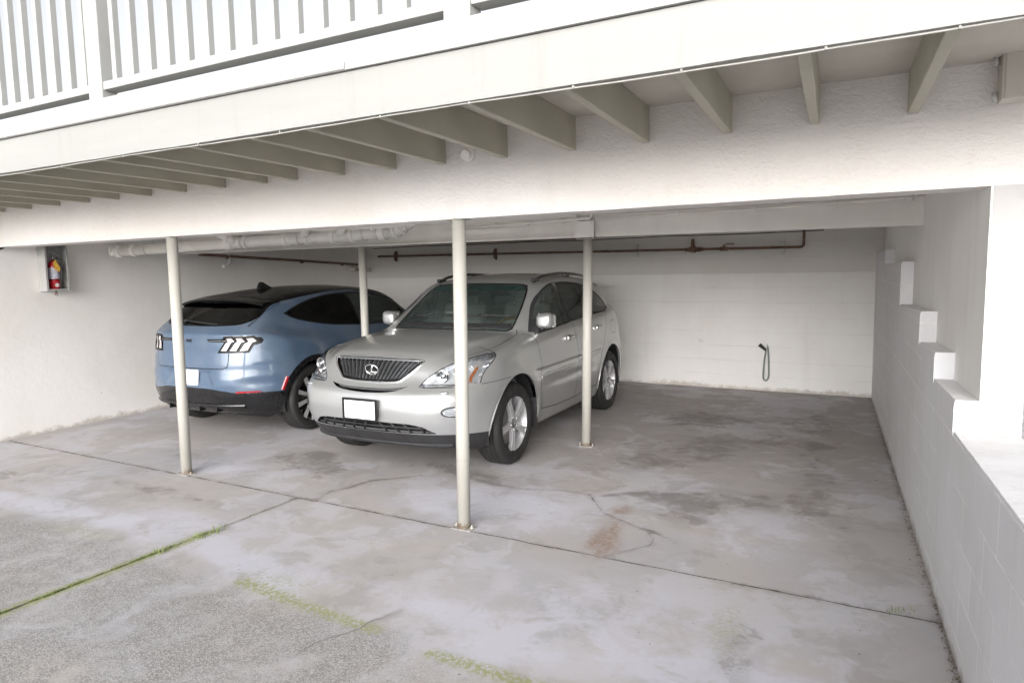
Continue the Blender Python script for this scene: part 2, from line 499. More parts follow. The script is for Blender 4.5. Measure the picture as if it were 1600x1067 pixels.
# ---- floor: painted per-vertex fields (stains, moss, darker along walls and inward), material turns them into surfaces
def segdist(P, pts):
    d = np.full(len(P), 9.0)
    for a, b in zip(pts[:-1], pts[1:]):
        a = np.array(a, float); b = np.array(b, float)
        ab = b - a
        t = np.clip(((P - a) @ ab) / (ab @ ab), 0, 1)
        d = np.minimum(d, np.linalg.norm(P - a - t[:, None] * ab, axis=1))
    return d
def blob(P, cx, cy, rx, ry, ang=0.0, p=2.0):
    c, s_ = math.cos(ang), math.sin(ang)
    x = (P[:, 0] - cx) * c + (P[:, 1] - cy) * s_
    y = -(P[:, 0] - cx) * s_ + (P[:, 1] - cy) * c
    return np.exp(-((x / rx) ** 2 + (y / ry) ** 2) ** (p / 2))

CRACKS = [
    [(-2.97, 4.90), (-2.72, 4.80), (-2.45, 4.72), (-2.2, 4.70), (-2.0, 4.74), (-1.85, 4.78), (-1.65, 4.77), (-1.55, 4.62), (-1.42, 4.42), (-1.2, 4.30), (-0.98, 4.20), (-0.85, 4.10)],
    [(-1.55, 4.78), (-1.38, 4.92), (-1.15, 4.98), (-0.9, 5.1)],
    [(-3.50, 3.86), (-3.55, 4.05), (-3.47, 4.20), (-3.42, 4.42), (-3.2, 4.6), (-3.1, 4.72)],
    [(-1.05, 4.22), (-0.98, 4.02), (-1.1, 3.86), (-1.2, 3.74)],
    [(-1.93, 2.72), (-2.0, 2.58), (-2.04, 2.42), (-2.13, 2.30), (-2.15, 2.15)],
    [(-1.75, 7.55), (-1.5, 7.75), (-1.1, 7.9), (-0.8, 7.75)],
    [(-1.75, 7.2), (-1.4, 7.45), (-1.05, 7.4)],
]
JT = (-3.675, front_y(-3.675))
def joint2_x(y): return -3.675 - (JT[1] - y) * 0.068

def slab(name, outline_fn, x0, x1, y0, y1, step, mat, kind='structure'):
    nx, ny = max(2, int((x1 - x0) / step)), max(2, int((y1 - y0) / step))
    U, Vv = np.meshgrid(np.linspace(0, 1, nx + 1), np.linspace(0, 1, ny + 1))
    X, Y = outline_fn(U.ravel(), Vv.ravel())
    P = np.stack([X, Y], 1)
    idx = np.arange((nx + 1) * (ny + 1)).reshape(ny + 1, nx + 1)
    q = np.stack([idx[:-1, :-1], idx[:-1, 1:], idx[1:, 1:], idx[1:, :-1]], -1).reshape(-1, 4)
    Z = np.zeros(len(X))
    # rim goes down into the joint
    rim = []
    loop = list(idx[0, :]) + list(idx[1:, -1]) + list(idx[-1, -2::-1]) + list(idx[-2:0:-1, 0])
    V = np.stack([X, Y, Z], 1)
    low = V[loop].copy(); low[:, 2] = -0.03
    n0 = len(V)
    V = np.vstack([V, low])
    k = len(loop)
    side = [(loop[i], n0 + i, n0 + (i + 1) % k, loop[(i + 1) % k]) for i in range(k)]
    o = from_arrays(name, V, list(map(tuple, q)) + side, mat, smooth=False)
    P = V[:, :2]
    me = o.data
    me.materials.append(M['groove'])
    me.polygons.foreach_set('material_index', [0] * len(q) + [1] * len(side))
    def put(nm, arr):
        a = me.attributes.new(nm, 'FLOAT', 'POINT'); a.data.foreach_set('value', np.asarray(arr, float))
    fy = 3.662 - 0.053 * P[:, 0]
    jd = np.abs(P[:, 1] - fy)
    j2 = np.where(P[:, 1] < fy + 0.02, np.abs(P[:, 0] - (-3.675 - (JT[1] - P[:, 1]) * 0.068)), 9)
    cr = np.full(len(P), 9.0)
    for c in CRACKS: cr = np.minimum(cr, segdist(P, c))
    put('crackd', np.clip(cr, 0, 1))
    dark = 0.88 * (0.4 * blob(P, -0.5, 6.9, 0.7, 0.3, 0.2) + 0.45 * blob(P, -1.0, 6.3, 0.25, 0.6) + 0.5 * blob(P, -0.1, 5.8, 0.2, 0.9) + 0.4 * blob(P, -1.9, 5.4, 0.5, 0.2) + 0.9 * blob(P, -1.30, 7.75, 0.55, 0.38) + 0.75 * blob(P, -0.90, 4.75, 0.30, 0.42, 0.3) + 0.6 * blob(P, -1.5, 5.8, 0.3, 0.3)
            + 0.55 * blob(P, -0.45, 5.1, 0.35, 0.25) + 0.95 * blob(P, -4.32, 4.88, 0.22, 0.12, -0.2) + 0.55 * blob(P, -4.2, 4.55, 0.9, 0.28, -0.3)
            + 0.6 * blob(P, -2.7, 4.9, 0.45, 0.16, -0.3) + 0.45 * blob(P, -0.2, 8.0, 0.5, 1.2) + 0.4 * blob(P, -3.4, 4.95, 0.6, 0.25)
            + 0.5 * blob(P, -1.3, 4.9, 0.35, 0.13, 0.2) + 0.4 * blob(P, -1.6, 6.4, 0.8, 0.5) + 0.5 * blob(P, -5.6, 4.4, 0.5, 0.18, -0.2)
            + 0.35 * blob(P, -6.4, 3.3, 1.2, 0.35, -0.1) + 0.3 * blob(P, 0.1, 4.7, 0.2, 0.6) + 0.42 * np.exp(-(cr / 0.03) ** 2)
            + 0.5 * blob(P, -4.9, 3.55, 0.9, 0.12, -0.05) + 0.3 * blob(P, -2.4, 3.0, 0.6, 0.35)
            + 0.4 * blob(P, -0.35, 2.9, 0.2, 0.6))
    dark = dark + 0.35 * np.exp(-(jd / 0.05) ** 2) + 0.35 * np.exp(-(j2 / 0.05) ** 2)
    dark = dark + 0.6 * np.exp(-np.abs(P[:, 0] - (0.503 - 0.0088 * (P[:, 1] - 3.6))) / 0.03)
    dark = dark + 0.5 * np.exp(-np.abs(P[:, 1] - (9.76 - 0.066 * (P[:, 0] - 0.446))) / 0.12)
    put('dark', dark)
    put('rust', 1.0 * blob(P, -1.29, 4.05, 0.09, 0.30, 0.05) + 0.7 * blob(P, -1.33, 4.55, 0.10, 0.16) + 0.35 * blob(P, -1.2, 3.85, 0.15, 0.2))
    pale = (0.75 * np.exp(-((P[:, 1] - (2.72 - 0.045 * P[:, 0])) / 0.13) ** 2) + 0.9 * blob(P, -2.1, 4.3, 0.7, 0.5) + 0.6 * blob(P, -2.6, 4.2, 0.6, 0.35) + 0.8 * blob(P, -1.2, 3.2, 0.7, 0.35)
            + 0.8 * blob(P, -3.9, 3.2, 0.9, 0.25) + 0.8 * blob(P, -0.45, 6.55, 0.16, 0.03, 0.35, 4) + 0.6 * blob(P, -0.5, 4.4, 0.6, 0.5)
            + 0.8 * blob(P, -4.9, 4.2, 0.8, 0.3) + 0.9 * blob(P, -3.0, 2.75, 0.7, 0.12, -0.35) + 0.9 * blob(P, -1.35, 2.6, 0.5, 0.25, 0.6)
            + 0.7 * blob(P, -0.3, 2.6, 0.4, 0.8) + 0.6 * blob(P, -5.5, 2.9, 0.9, 0.12, 0.1))
    put('pale', pale)
    moss = (1.0 * np.exp(-(segdist(P, [(-2.95, 2.62), (-2.65, 2.58), (-2.3, 2.54), (-1.95, 2.50)]) / 0.05) ** 2)
            + 0.5 * blob(P, -2.75, 2.72, 0.35, 0.10)
            + 1.1 * np.exp(-(segdist(P, [(-1.58, 2.44), (-1.3, 2.42), (-0.95, 2.40), (-0.7, 2.36)]) / 0.045) ** 2)
            + 0.5 * blob(P, -4.55, 2.75, 0.5, 0.12) + 0.45 * blob(P, -0.42, 3.2, 0.12, 0.4) + 0.3 * blob(P, -3.2, 3.0, 0.5, 0.14)
            + np.where(P[:, 1] < 3.1, 1.3, 0.0) * np.exp(-(j2 / 0.05) ** 2) + 0.5 * np.exp(-(j2 / 0.03) ** 2))
    put('moss', moss)
    # weathered, gravelly surface where rain reaches the slab
    wea = 1 / (1 + np.exp((P[:, 1] - (2.44 - 0.045 * P[:, 0])) / 0.055))
    wea = wea * (1 - 0.9 * blob(P, -0.3, 2.5, 0.55, 1.2)) * (1 - 0.6 * blob(P, -1.35, 2.5, 0.3, 0.3)) + 0.55 * blob(P, -0.36, 3.02, 0.11, 0.42, 0.12, 2) + 0.28 * blob(P, -2.3, 3.0, 0.6, 0.3) + 0.6 * blob(P, -4.6, 2.65, 0.8, 0.16)
    put('weather', wea)
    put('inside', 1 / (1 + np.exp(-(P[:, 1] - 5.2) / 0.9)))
    return tag(o, kind=kind)

def concrete():
    t = NT('stained_concrete')
    p = t.geo()
    big = t.noise(p, 0.8, 5, 0.6, 0.5)
    mid = t.noise(p, 3.3, 6, 0.65, 0.6)
    fine = t.noise(p, 26, 5, 0.7)
    grit = t.noise(p, 150, 3, 0.7)
    agg = t.voro(p, 190, out='Distance')
    aggc = t.voro(p, 190, out='Color')
    c = t.mix(t.ramp(big, 0.35, 0.68), (0.50, 0.47, 0.45), (0.45, 0.45, 0.485))
    c = t.mix(t.ramp(mid, 0.35, 0.75, 0.0, 0.75), c, (0.44, 0.42, 0.41))
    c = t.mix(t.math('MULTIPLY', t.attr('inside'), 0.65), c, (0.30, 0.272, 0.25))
    # cloudy wash marks with harder edges
    wv = t.n('ShaderNodeVectorMath', operation='ADD'); t.put(wv.inputs[0], p)
    wsc = t.n('ShaderNodeVectorMath', operation='SCALE'); t.put(wsc.inputs[0], t.noise(p, 1.6, 4, 0.6, out='Color')); wsc.inputs['Scale'].default_value = 0.9
    t.put(wv.inputs[1], wsc.outputs[0])
    cl = t.noise(wv.outputs[0], 1.25, 6, 0.62)
    c = t.mix(t.ramp(cl, 0.50, 0.58, 0.0, 0.46), c, (0.585, 0.585, 0.64))
    cl2 = t.noise(wv.outputs[0], 2.3, 6, 0.6)
    c = t.mix(t.ramp(cl2, 0.54, 0.62, 0.0, 0.45), c, (0.34, 0.325, 0.315))
    cl3 = t.noise(t.mapping(wv.outputs[0], (1, 1, 1), (3.1, 7.7, 0)), 5.5, 5, 0.65)
    c = t.mix(t.ramp(cl3, 0.56, 0.66, 0.0, 0.28), c, (0.40, 0.37, 0.35))
    # broom / wash streaks
    st = t.noise(t.mapping(p, (1.0, 6.0, 1), rot=(0, 0, 0.25)), 1.3, 5, 0.6, 0.8)
    c = t.mix(t.ramp(st, 0.5, 0.8, 0.0, 0.35), c, (0.52, 0.51, 0.53))
    brk = t.math('MULTIPLY', t.ramp(mid, 0.25, 0.62), t.ramp(fine, 0.3, 0.6, 0.7, 1.0))
    pl = t.math('MULTIPLY', t.attr('pale'), brk)
    c = t.mix(t.ramp(pl, 0.1, 0.85, 0.0, 0.75), c, (0.60, 0.60, 0.675))
    warp = t.noise(p, 5, 5, 0.65, 0.4)
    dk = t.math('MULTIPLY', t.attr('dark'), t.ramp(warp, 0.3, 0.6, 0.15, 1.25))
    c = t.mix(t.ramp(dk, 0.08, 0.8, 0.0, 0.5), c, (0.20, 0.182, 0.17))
    dk2 = t.math('ADD', t.attr('dark'), t.math('MULTIPLY', t.math('SUBTRACT', t.noise(p, 4.2, 6, 0.62, 0.6), 0.5), 1.5))
    c = t.mix(t.math('MULTIPLY', t.ramp(dk2, 0.44, 0.52), t.ramp(warp, 0.3, 0.7, 0.3, 0.55)), c, (0.20, 0.185, 0.17))
    # old oil drips
    dr = t.ramp(t.math('ADD', t.voro(p, 2.6), t.math('MULTIPLY', t.noise(p, 20, 4), 0.05)), 0.045, 0.075, 1.0, 0.0)
    c = t.mix(t.math('MULTIPLY', dr, t.math('MULTIPLY', t.attr('inside'), 0.6)), c, (0.13, 0.12, 0.11))
    rs = t.math('MULTIPLY', t.attr('rust'), t.ramp(warp, 0.25, 0.6, 0.4, 1.2))
    c = t.mix(t.math('MULTIPLY', t.ramp(rs, 0.15, 0.9, 0.0, 0.75), t.ramp(t.noise(p, 30, 5, 0.75), 0.35, 0.6, 0.3, 1.0)), c, (0.30, 0.195, 0.13))
    # gravelly weathered areas
    wz = t.math('MULTIPLY', t.attr('weather'), t.ramp(mid, 0.25, 0.65, 0.25, 1.15))
    sc = t.n('ShaderNodeSeparateColor'); t.put(sc.inputs[0], aggc)
    g1 = t.mix(t.ramp(sc.outputs[0], 0.2, 0.9), (0.20, 0.195, 0.185), (0.52, 0.51, 0.50))
    g1 = t.mix(t.ramp(grit, 0.40, 0.65, 0.0, 0.4), g1, (0.24, 0.235, 0.22))
    c = t.mix(t.ramp(t.math('ADD', wz, t.math('MULTIPLY', t.math('SUBTRACT', t.noise(p, 9, 5, 0.7), 0.5), 0.5)), 0.1, 1.1, 0.0, 0.78), c, g1)
    # sparse pits and grains everywhere
    sp = t.ramp(t.voro(p, 34), 0.0, 0.09, 1.0, 0.0)
    c = t.mix(t.math('MULTIPLY', sp, 0.35), c, (0.16, 0.15, 0.14))
    ms = t.math('MULTIPLY', t.attr('moss'), t.ramp(t.noise(p, 42, 4, 0.75), 0.36, 0.62, 0.1, 1.3))
    c = t.mix(t.ramp(ms, 0.10, 1.0, 0.0, 0.8), c, (0.31, 0.33, 0.13))
    c = t.mix(1.0, c, (0.90, 0.895, 0.89), 'MULTIPLY')
    h = t.math('ADD', t.math('MULTIPLY', t.math('MULTIPLY', agg, wz), 0.9), t.math('MULTIPLY', fine, 0.5))
    h = t.math('ADD', h, t.math('MULTIPLY', t.noise(p, 90, 3, 0.7), 0.2))
    nrm = t.bump(h, 0.32, 0.004)
    rough = t.ramp(mid, 0.3, 0.7, 0.62, 0.85)
    return t.bsdf(c, rough, normal=nrm, spec=0.4)
M['concrete'] = concrete()
M['groove'] = simple('joint_dirt', (0.11, 0.10, 0.09), 0.95, var=0.4, scale=30)
M['crack'] = simple('crack_dirt', (0.17, 0.16, 0.155), 0.95, var=0.4, scale=30)
M['asphalt'] = simple('ground_concrete', (0.50, 0.49, 0.50), 0.9, var=0.25, scale=3, bump=0.4, bscale=120)

def jag(n, amp, seed):
    r = np.random.RandomState(seed)
    a = r.randn(n)
    k = np.array([1, 3, 5, 3, 1.]); k /= k.sum()
    return np.convolve(a, k, 'same') * amp

# ragged joint edges
def rag(t, seed, amp=0.004):
    xs = np.linspace(-10, 3, 500)
    return np.interp(t, xs, jag(500, amp * 1.6, seed))
GAP = 0.007
def out_garage(u, v):
    x = XL + u * (right_x(6) + 0.06 - XL)
    yf = front_y(x) + GAP + rag(x, 1)
    return x, yf + v * (back_y(x) + 0.02 - yf)
def out_left(u, v):
    y = 0.9 + v * (front_y(-5.5) - 0.9)
    xr = joint2_x(y) - 0.009 + rag(y, 2, 0.006)
    x = XL + u * (xr - XL)
    yf = front_y(x) - GAP + rag(x, 3)
    return x, 0.9 + v * (yf - 0.9)
def out_right(u, v):
    y = 0.9 + v * (front_y(-1.5) - 0.9)
    xl = joint2_x(y) + 0.009 + rag(y, 4, 0.006)
    x = xl + u * (0.56 - xl)
    yf = front_y(x) - GAP + rag(x, 5)
    return x, 0.9 + v * (yf - 0.9)
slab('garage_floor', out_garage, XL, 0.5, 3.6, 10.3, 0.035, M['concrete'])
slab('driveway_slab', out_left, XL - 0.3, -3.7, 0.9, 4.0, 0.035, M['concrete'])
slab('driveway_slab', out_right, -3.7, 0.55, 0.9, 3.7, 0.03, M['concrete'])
# ground sheet to the horizon, below the slabs
b = B(); b.quad([(-400, -400, -0.022), (400, -400, -0.022), (400, 400, -0.022), (-400, 400, -0.022)])
tag(b.build('ground', M['asphalt'], recalc=False), kind='structure')
b = B()
b.quad([(XL - .4, 3.3, -0.005), (0.7, 3.3, -0.005), (0.7, 4.4, -0.005), (XL - .4, 4.4, -0.005)])
b.quad([(-4.1, 0.8, -0.0045), (-3.4, 0.8, -0.0045), (-3.4, 3.9, -0.0045), (-4.1, 3.9, -0.0045)])
tag(b.build('ground_joint_fill', M['groove'], recalc=False), kind='structure')
# cracks: thin ragged dirt-filled lines in the slab
b = B()
for ci, c in enumerate(CRACKS):
    r = np.random.RandomState(20 + ci)
    pts = []
    for (ax, ay), (bx, by) in zip(c[:-1], c[1:]):
        L = math.hypot(bx - ax, by - ay)
        n = max(2, int(L / 0.025))
        for i in range(n):
            f = i / n
            pts.append((ax + (bx - ax) * f, ay + (by - ay) * f))
    P = np.array(pts) + np.stack([jag(len(pts), 0.014, 50 + ci), jag(len(pts), 0.014, 80 + ci)], 1)
    wd = np.clip(0.0010 + 0.0026 * np.abs(jag(len(pts), 1.0, 99 + ci)), 0.0012, 0.006)
    wd = wd * np.clip(np.minimum(np.arange(len(P)), np.arange(len(P))[::-1]) / 6.0, 0.1, 1)
    T = np.gradient(P, axis=0); T /= np.linalg.norm(T, axis=1)[:, None] + 1e-9
    N = np.stack([-T[:, 1], T[:, 0]], 1)
    for i in range(len(P) - 1):
        a1, a2 = P[i] + N[i] * wd[i], P[i] - N[i] * wd[i]
        b1, b2 = P[i + 1] + N[i + 1] * wd[i + 1], P[i + 1] - N[i + 1] * wd[i + 1]
        b.quad([(*a1, .002), (*b1, .002), (*b2, .002), (*a2, .002)])
tag(b.build('ground_cracks', M['crack'], recalc=False), kind='structure')

# ---- joint grass and moss (stuff)
M['grass'] = simple('joint_grass', (0.14, 0.18, 0.055), 0.6, var=0.45, scale=12)
def moss_strip():
    r = np.random.RandomState(3)
    V, Fc = [], []
    def blade(x, y, h, lean, ang, wdt):
        n = len(V)
        dx, dy = math.cos(ang), math.sin(ang)
        px, py = -dy * wdt, dx * wdt
        V.extend([(x - px, y - py, -0.012), (x + px, y + py, -0.012),
                  (x + dx * lean * .45 - px * .8, y + dy * lean * .45 - py * .8, h * .62), (x + dx * lean * .45 + px * .8, y + dy * lean * .45 + py * .8, h * .62),
                  (x + dx * lean, y + dy * lean, h)])
        Fc.append((n, n + 1, n + 3, n + 2)); Fc.append((n + 2, n + 3, n + 4))
    for i in range(6000):
        y = r.uniform(1.0, 3.55)
        dens = 1.0 if y < 2.9 else (0.55 if y < 3.1 else 0.10)
        dens *= 0.06 + 0.94 * max(0, 0.35 + 0.75 * math.sin(y * 9.0) * math.sin(y * 23 + 1) + .25 * math.sin(y * 57))
        if r.rand() > dens: continue
        x = joint2_x(y) + r.randn() * (0.006 if y > 2.0 else 0.010)
        tall = 0.004 + 0.008 * r.rand()
        if r.rand() < 0.03: tall += 0.02 * r.rand()
        blade(x, y, tall, r.uniform(0, 0.014), r.uniform(0, 6.28), r.uniform(0.001, 0.0024))
    for (cx, cy, n, hh) in [(-3.69, 3.10, 26, 0.055), (-3.71, 2.98, 18, 0.045), (-3.73, 2.72, 24, 0.04), (0.30, 3.66, 9, 0.035), (0.36, 3.70, 7, 0.028), (-3.72, 2.80, 14, .03)]:
        for i in range(n):
            a = r.uniform(0, 6.28)
            blade(cx + r.randn() * .02, cy + r.randn() * .02, hh * r.uniform(.4, 1), hh * r.uniform(.3, 1.1), a, 0.0022)
    return from_arrays('grass', V, Fc, M['grass'], smooth=False)
g = moss_strip(); tag(g, 'green grass and moss growing in the slab joint of the driveway', 'grass', kind='stuff')
g['kind'] = 'stuff'

# dead leaves/grit along the right wall foot
M['litter'] = simple('dry_litter', (0.16, 0.13, 0.09), 0.9, var=0.5, scale=40)
r = np.random.RandomState(11); V = []; Fc = []
for i in range(620):
    y = 3.0 + 5.5 * r.rand() ** 1.7
    x = right_x(y) - abs(r.randn()) * 0.018 - 0.003
    s_ = r.uniform(0.002, 0.008); a = r.uniform(0, 6.28); n = len(V); h = 0.002 + r.rand() * 0.005
    for k in range(4):
        V.append((x + s_ * math.cos(a + k * 1.57) * (1 if k % 2 else .5), y + s_ * math.sin(a + k * 1.57), h + r.rand() * 0.004))
    Fc.append((n, n + 1, n + 2, n + 3))
for i in range(260):
    x = r.uniform(-7.5, 0.4); y = 2.0 + 3.5 * r.rand(); s_ = r.uniform(0.0015, 0.005); a = r.uniform(0, 6.28); n = len(V)
    for k in range(4):
        V.append((x + s_ * math.cos(a + k * 1.57), y + s_ * math.sin(a + k * 1.57), 0.003 + r.rand() * 0.003))
    Fc.append((n, n + 1, n + 2, n + 3))
o = from_arrays('ground_litter', V, Fc, M['litter'], smooth=False)
tag(o, 'dry leaf crumbs and grit scattered on the slab', 'litter', kind='stuff')

# ---- walls
def wall_obj(name, label, cat, b, mat, **k):
    o = b.build(name, mat, **k)
    return tag(o, label, cat)
b = B()
b.prism([(XL - .2, 1.2, -.02), (XL, 1.2, -.02), (XL, back_y(XL), -.02), (XL - .2, back_y(XL), -.02)], (0, 0, 2.35))
wall_obj('side_wall', 'smooth cream side wall left of the blue car', 'wall', b, M['left_wall'])
b = B()
b.prism([(XL - .2, back_y(XL), -.02), (0.9, back_y(0.9), -.02), (0.9, back_y(.9) + .2, -.02), (XL - .2, back_y(XL) + .2, -.02)], (0, 0, 2.35))
wall_obj('back_wall', 'white painted back wall with faint courses behind the cars', 'wall', b, M['back_wall'])

# low stepped block wall: side profile in (y,z), inner face follows right_x
steps = [(-1.0, 0.93), (3.635, 0.93), (3.635, 1.075), (4.33, 1.075), (4.33, 1.215), (5.05, 1.215), (5.05, 1.395), (6.45, 1.37), (6.45, 1.72), (8.25, 1.72), (8.25, 1.86), (back_y(.45), 1.86)]
cols = [(-1.0, 3.6355, .93, .93), (3.6355, 4.33, 1.075, 1.07), (4.33, 5.05, 1.215, 1.20), (5.05, 6.45, 1.395, 1.37), (6.45, 8.25, 1.72, 1.70), (8.25, back_y(.45), 1.86, 1.86)]
r = np.random.RandomState(5)
b = B()
grid = []
for (ya, yb_, za, zb) in cols:
    n = max(2, int((yb_ - ya) / .08))
    grid.append([(ya + (yb_ - ya) * k / n, za + (zb - za) * k / n + (r.randn() * .0008 if 0 < k < n else 0)) for k in range(n + 1)])
def ox(y): return 0.755 if y < 3.64 else right_x(y) + .14
ZB = -.03
prev = None
for col in grid:
    ring = []
    for (y, z) in col:
        jx_ = r.randn() * .0012
        q = [b.bm.verts.new(v) for v in ((right_x(y), y, ZB), (right_x(y), y, z - .03), (right_x(y) + .004, y, z - .004), (right_x(y) + .006 + jx_ * .5, y, z), (ox(y), y, z), (ox(y), y, ZB))]
        ring.append(q)
    for q0, q1 in zip(ring[:-1], ring[1:]):
        for k in range(5):
            b.bm.faces.new((q0[k], q0[k + 1], q1[k + 1], q1[k]))
    b.bm.faces.new(ring[0]); b.bm.faces.new(ring[-1][::-1])
wall_obj('stepped_wall', 'low painted concrete block wall stepping up toward the back at right', 'wall', b, M['block_wall'])
# upper thin wall above the steps (recessed)
b = B()
x0, x1 = 0.600, 0.535
yb = back_y(.53)
b.prism([(x0, front_y(.6) + .002, 0.5), (x1 + .0, yb, 0.5), (x1 + .2, yb, .5), (0.76, front_y(.6) + .002, .5)], (0, 0, 1.83))
wall_obj('upper_wall', 'smooth painted wall rising behind the stepped blocks at right', 'wall', b, M['upper_wall'])
# corner column standing on the low wall
b = B()
b.prism([fpoint(0.603, 0.92, 0), fpoint(0.752, 0.92, 0), (0.752, front_y(.7) + .0, 0.92), (0.752, front_y(.7) + .25, .92), (0.603, front_y(.6) + .25, .92)][:2] + [(0.752, front_y(.75) + .3, .92), (0.603, front_y(.6) + .3, .92)], (0, 0, 1.11))
bmesh.ops.bevel(b.bm, geom=[e for e in b.bm.edges if abs(e.verts[0].co.z - e.verts[1].co.z) > .5], offset=0.006, segments=2, affect='EDGES')
wall_obj('corner_column', 'bright white corner column standing on the low block wall', 'column', b, M['column'])
# big front beam
b = B()
xa, xb = -9.5, 2.6
nseg = 60
z0, z1 = 2.03, 2.56
def beam_strip(b, xa, xb, z0, z1, yfn, depth, nseg, amp=0.0):
    r = np.random.RandomState(9)
    rows = []
    for i in range(nseg + 1):
        x = xa + (xb - xa) * i / nseg
        y = yfn(x); dz = r.randn() * amp
        rows.append([b.bm.verts.new(v) for v in ((x, y, z0 + dz), (x, y, z1), (x, y + depth, z1), (x, y + depth, z0 + dz))])
    for i in range(nseg):
        for k in range(4):
            l = (k + 1) % 4
            b.bm.faces.new((rows[i][k], rows[i + 1][k], rows[i + 1][l], rows[i][l]))
    b.bm.faces.new(rows[0]); b.bm.faces.new(rows[-1][::-1])
beam_strip(b, xa, xb, z0, z1, lambda x: front_y(x) - 0.0, 0.22, 90, 0.0005)
wall_obj('lintel_beam', 'long rough plastered cream beam across the garage opening', 'beam', b, M['beam_paint'])
# garage ceiling
b = B()
b.prism([(XL - .2, front_y(XL) + .22, 2.27), (.9, front_y(.9) + .22, 2.27), (.9, back_y(.9) + .1, 2.27), (XL - .2, back_y(XL) + .1, 2.27)], (0, 0, .05))
tag(b.build('ceiling', M['ceiling']), kind='structure')
# building wall above (behind the walkway)
b = B()
b.prism([(-12, front_y(-12) + .01, 2.60), (4, front_y(4) + .01, 2.60), (4, front_y(4) + .2, 2.60), (-12, front_y(-12) + .2, 2.60)], (0, 0, 1.1))
UP = None
b.bm.free()

# ---- walkway: soffit deck, joists, fascia, edge board, railing
b = B()
b.prism([(-9.8, fascia_y(-9.8) + .03, 2.556), (2.6, fascia_y(2.6) + .03, 2.556), (2.6, front_y(2.6) + .22, 2.556), (-9.8, front_y(-9.8) + .22, 2.556)], (0, 0, .035))
tag(b.build('walkway_deck', M['soffit']), 'flat underside of the raised walkway above the joists', 'deck')
jx = [0.312, -0.095, -0.500, -0.93, -1.359, -1.80, -2.242, -2.631, -3.073, -3.52, -3.826, -4.28, -4.742, -5.194, -5.64, -6.08, -6.55, -7.04, -7.52, -7.97, -8.42]
def joist_mesh():
    b = B()
    b.box((0, 0, 0), (0.042, 1.0, 0.183), bevel=0.003, seg=1)
    o = b.build('walkway_joist', M['joist'])
    return o
j0 = None
for i, x in enumerate(jx):
    if j0 is None:
        o = j0 = joist_mesh()
    else:
        o = j0.copy(); COL.objects.link(o)
    xn = x - 0.004                                   # near end slightly off
    y0, y1 = fascia_y(x) + .032, front_y(x) - 0.001
    o.location = (x - .021, (y0 + y1) / 2, 2.4635)
    o.scale = (1, (y1 - y0), 1)
    words = ['first', 'second', 'third', 'fourth', 'fifth', 'sixth', 'seventh', 'eighth', 'ninth', 'tenth', 'eleventh', 'twelfth', 'thirteenth', 'fourteenth', 'fifteenth', 'sixteenth', 'seventeenth', 'eighteenth', 'nineteenth', 'twentieth', 'twenty-first']
    tag(o, '%s wooden joist under the walkway counted from the right' % words[i], 'joist', 'joists under the walkway')
b = B()
beam_strip(b, -9.8, 2.6, 2.375, 2.578, lambda x: fascia_y(x), 0.03, 60, 0.0008)
for xj in (-6.3, 1.2):
    b.box((xj, fascia_y(xj) - .0005, 2.476), (.0025, .004, .2))
tag(b.build('fascia_board', M['fascia']), 'wide cream fascia board along the edge of the walkway', 'fascia board')
b = B()
beam_strip(b, -9.8, 2.6, 2.582, 2.690, lambda x: fascia_y(x) - .018, 0.07, 60, 0.0)
b.box((-1.96 - 4, fascia_y(-5.96) - .0215, 2.600), (8.0, .004, .03), Matrix.Rotation(-.045, 3, 'Z'))
tag(b.build('edge_board', M['trim']), 'narrow white deck edge board above the fascia', 'edge board')
b = B()
pts = []
for i in range(90):
    x = -6.5 + 9.0 * i / 89
    pts.append((x, fascia_y(x) + .012 + .0, 2.367 + 0.003 * math.sin(x * 3.1) - 0.002 * abs(math.sin(x * 7))))
b.tube(pts, 0.0034, 8)
for x in [-4.2, -3.6, -2.98, -2.4, -1.8, -1.35, -.9, -.5, -.05, .3]:
    b.box((x, fascia_y(x) + .012, 2.370), (.008, .012, .012), bevel=.002)
tag(b.build('thin_cable', M['cable_grey']), 'thin white cable clipped under the fascia board', 'cable')
# railing
rl = empty('railing', (0, 0, 2.69), 0, 'cream wooden balcony railing with square balusters above the fascia', 'railing')
def rbox(x, z, sx, sy, sz, dy=0.03, bev=.004):
    return (x, fascia_y(x) + dy, z), (sx, sy, sz)
RR = Matrix.Rotation(-.045, 3, 'Z')
for xp in (-8.55, -6.16, -3.775, -1.385, 1.0):
    b = B(); c, s_ = rbox(xp, 3.18 - 2.69, .125, .09, 1.0, .03)
    b.box((c[0], c[1], c[2]), s_, RR, bevel=.004)
    b.build('post', M['trim'], rl)
for x0_, x1_ in ((-8.55, -6.16), (-6.16, -3.775), (-3.775, -1.385), (-1.385, 1.0)):
    xm = (x0_ + x1_) / 2; L = (x1_ - x0_ - .125) * 1.0
    for zz, hh, nm in ((2.758, .045, 'bottom_rail'), (3.64, .045, 'top_rail')):
        b = B(); b.box((xm, fascia_y(xm) + .035, zz - 2.69), (L, .085, hh), RR, bevel=.003); b.build(nm, M['trim'], rl)
    n = int(L / .147)
    for k in range(n):
        x = x0_ + .0625 + (k + .62) * L / n
        b = B(); b.box((x, fascia_y(x) + .020, 3.2 - 2.69), (.036, .036, .84), RR, bevel=.002, seg=1); b.build('baluster', M['trim'], rl)

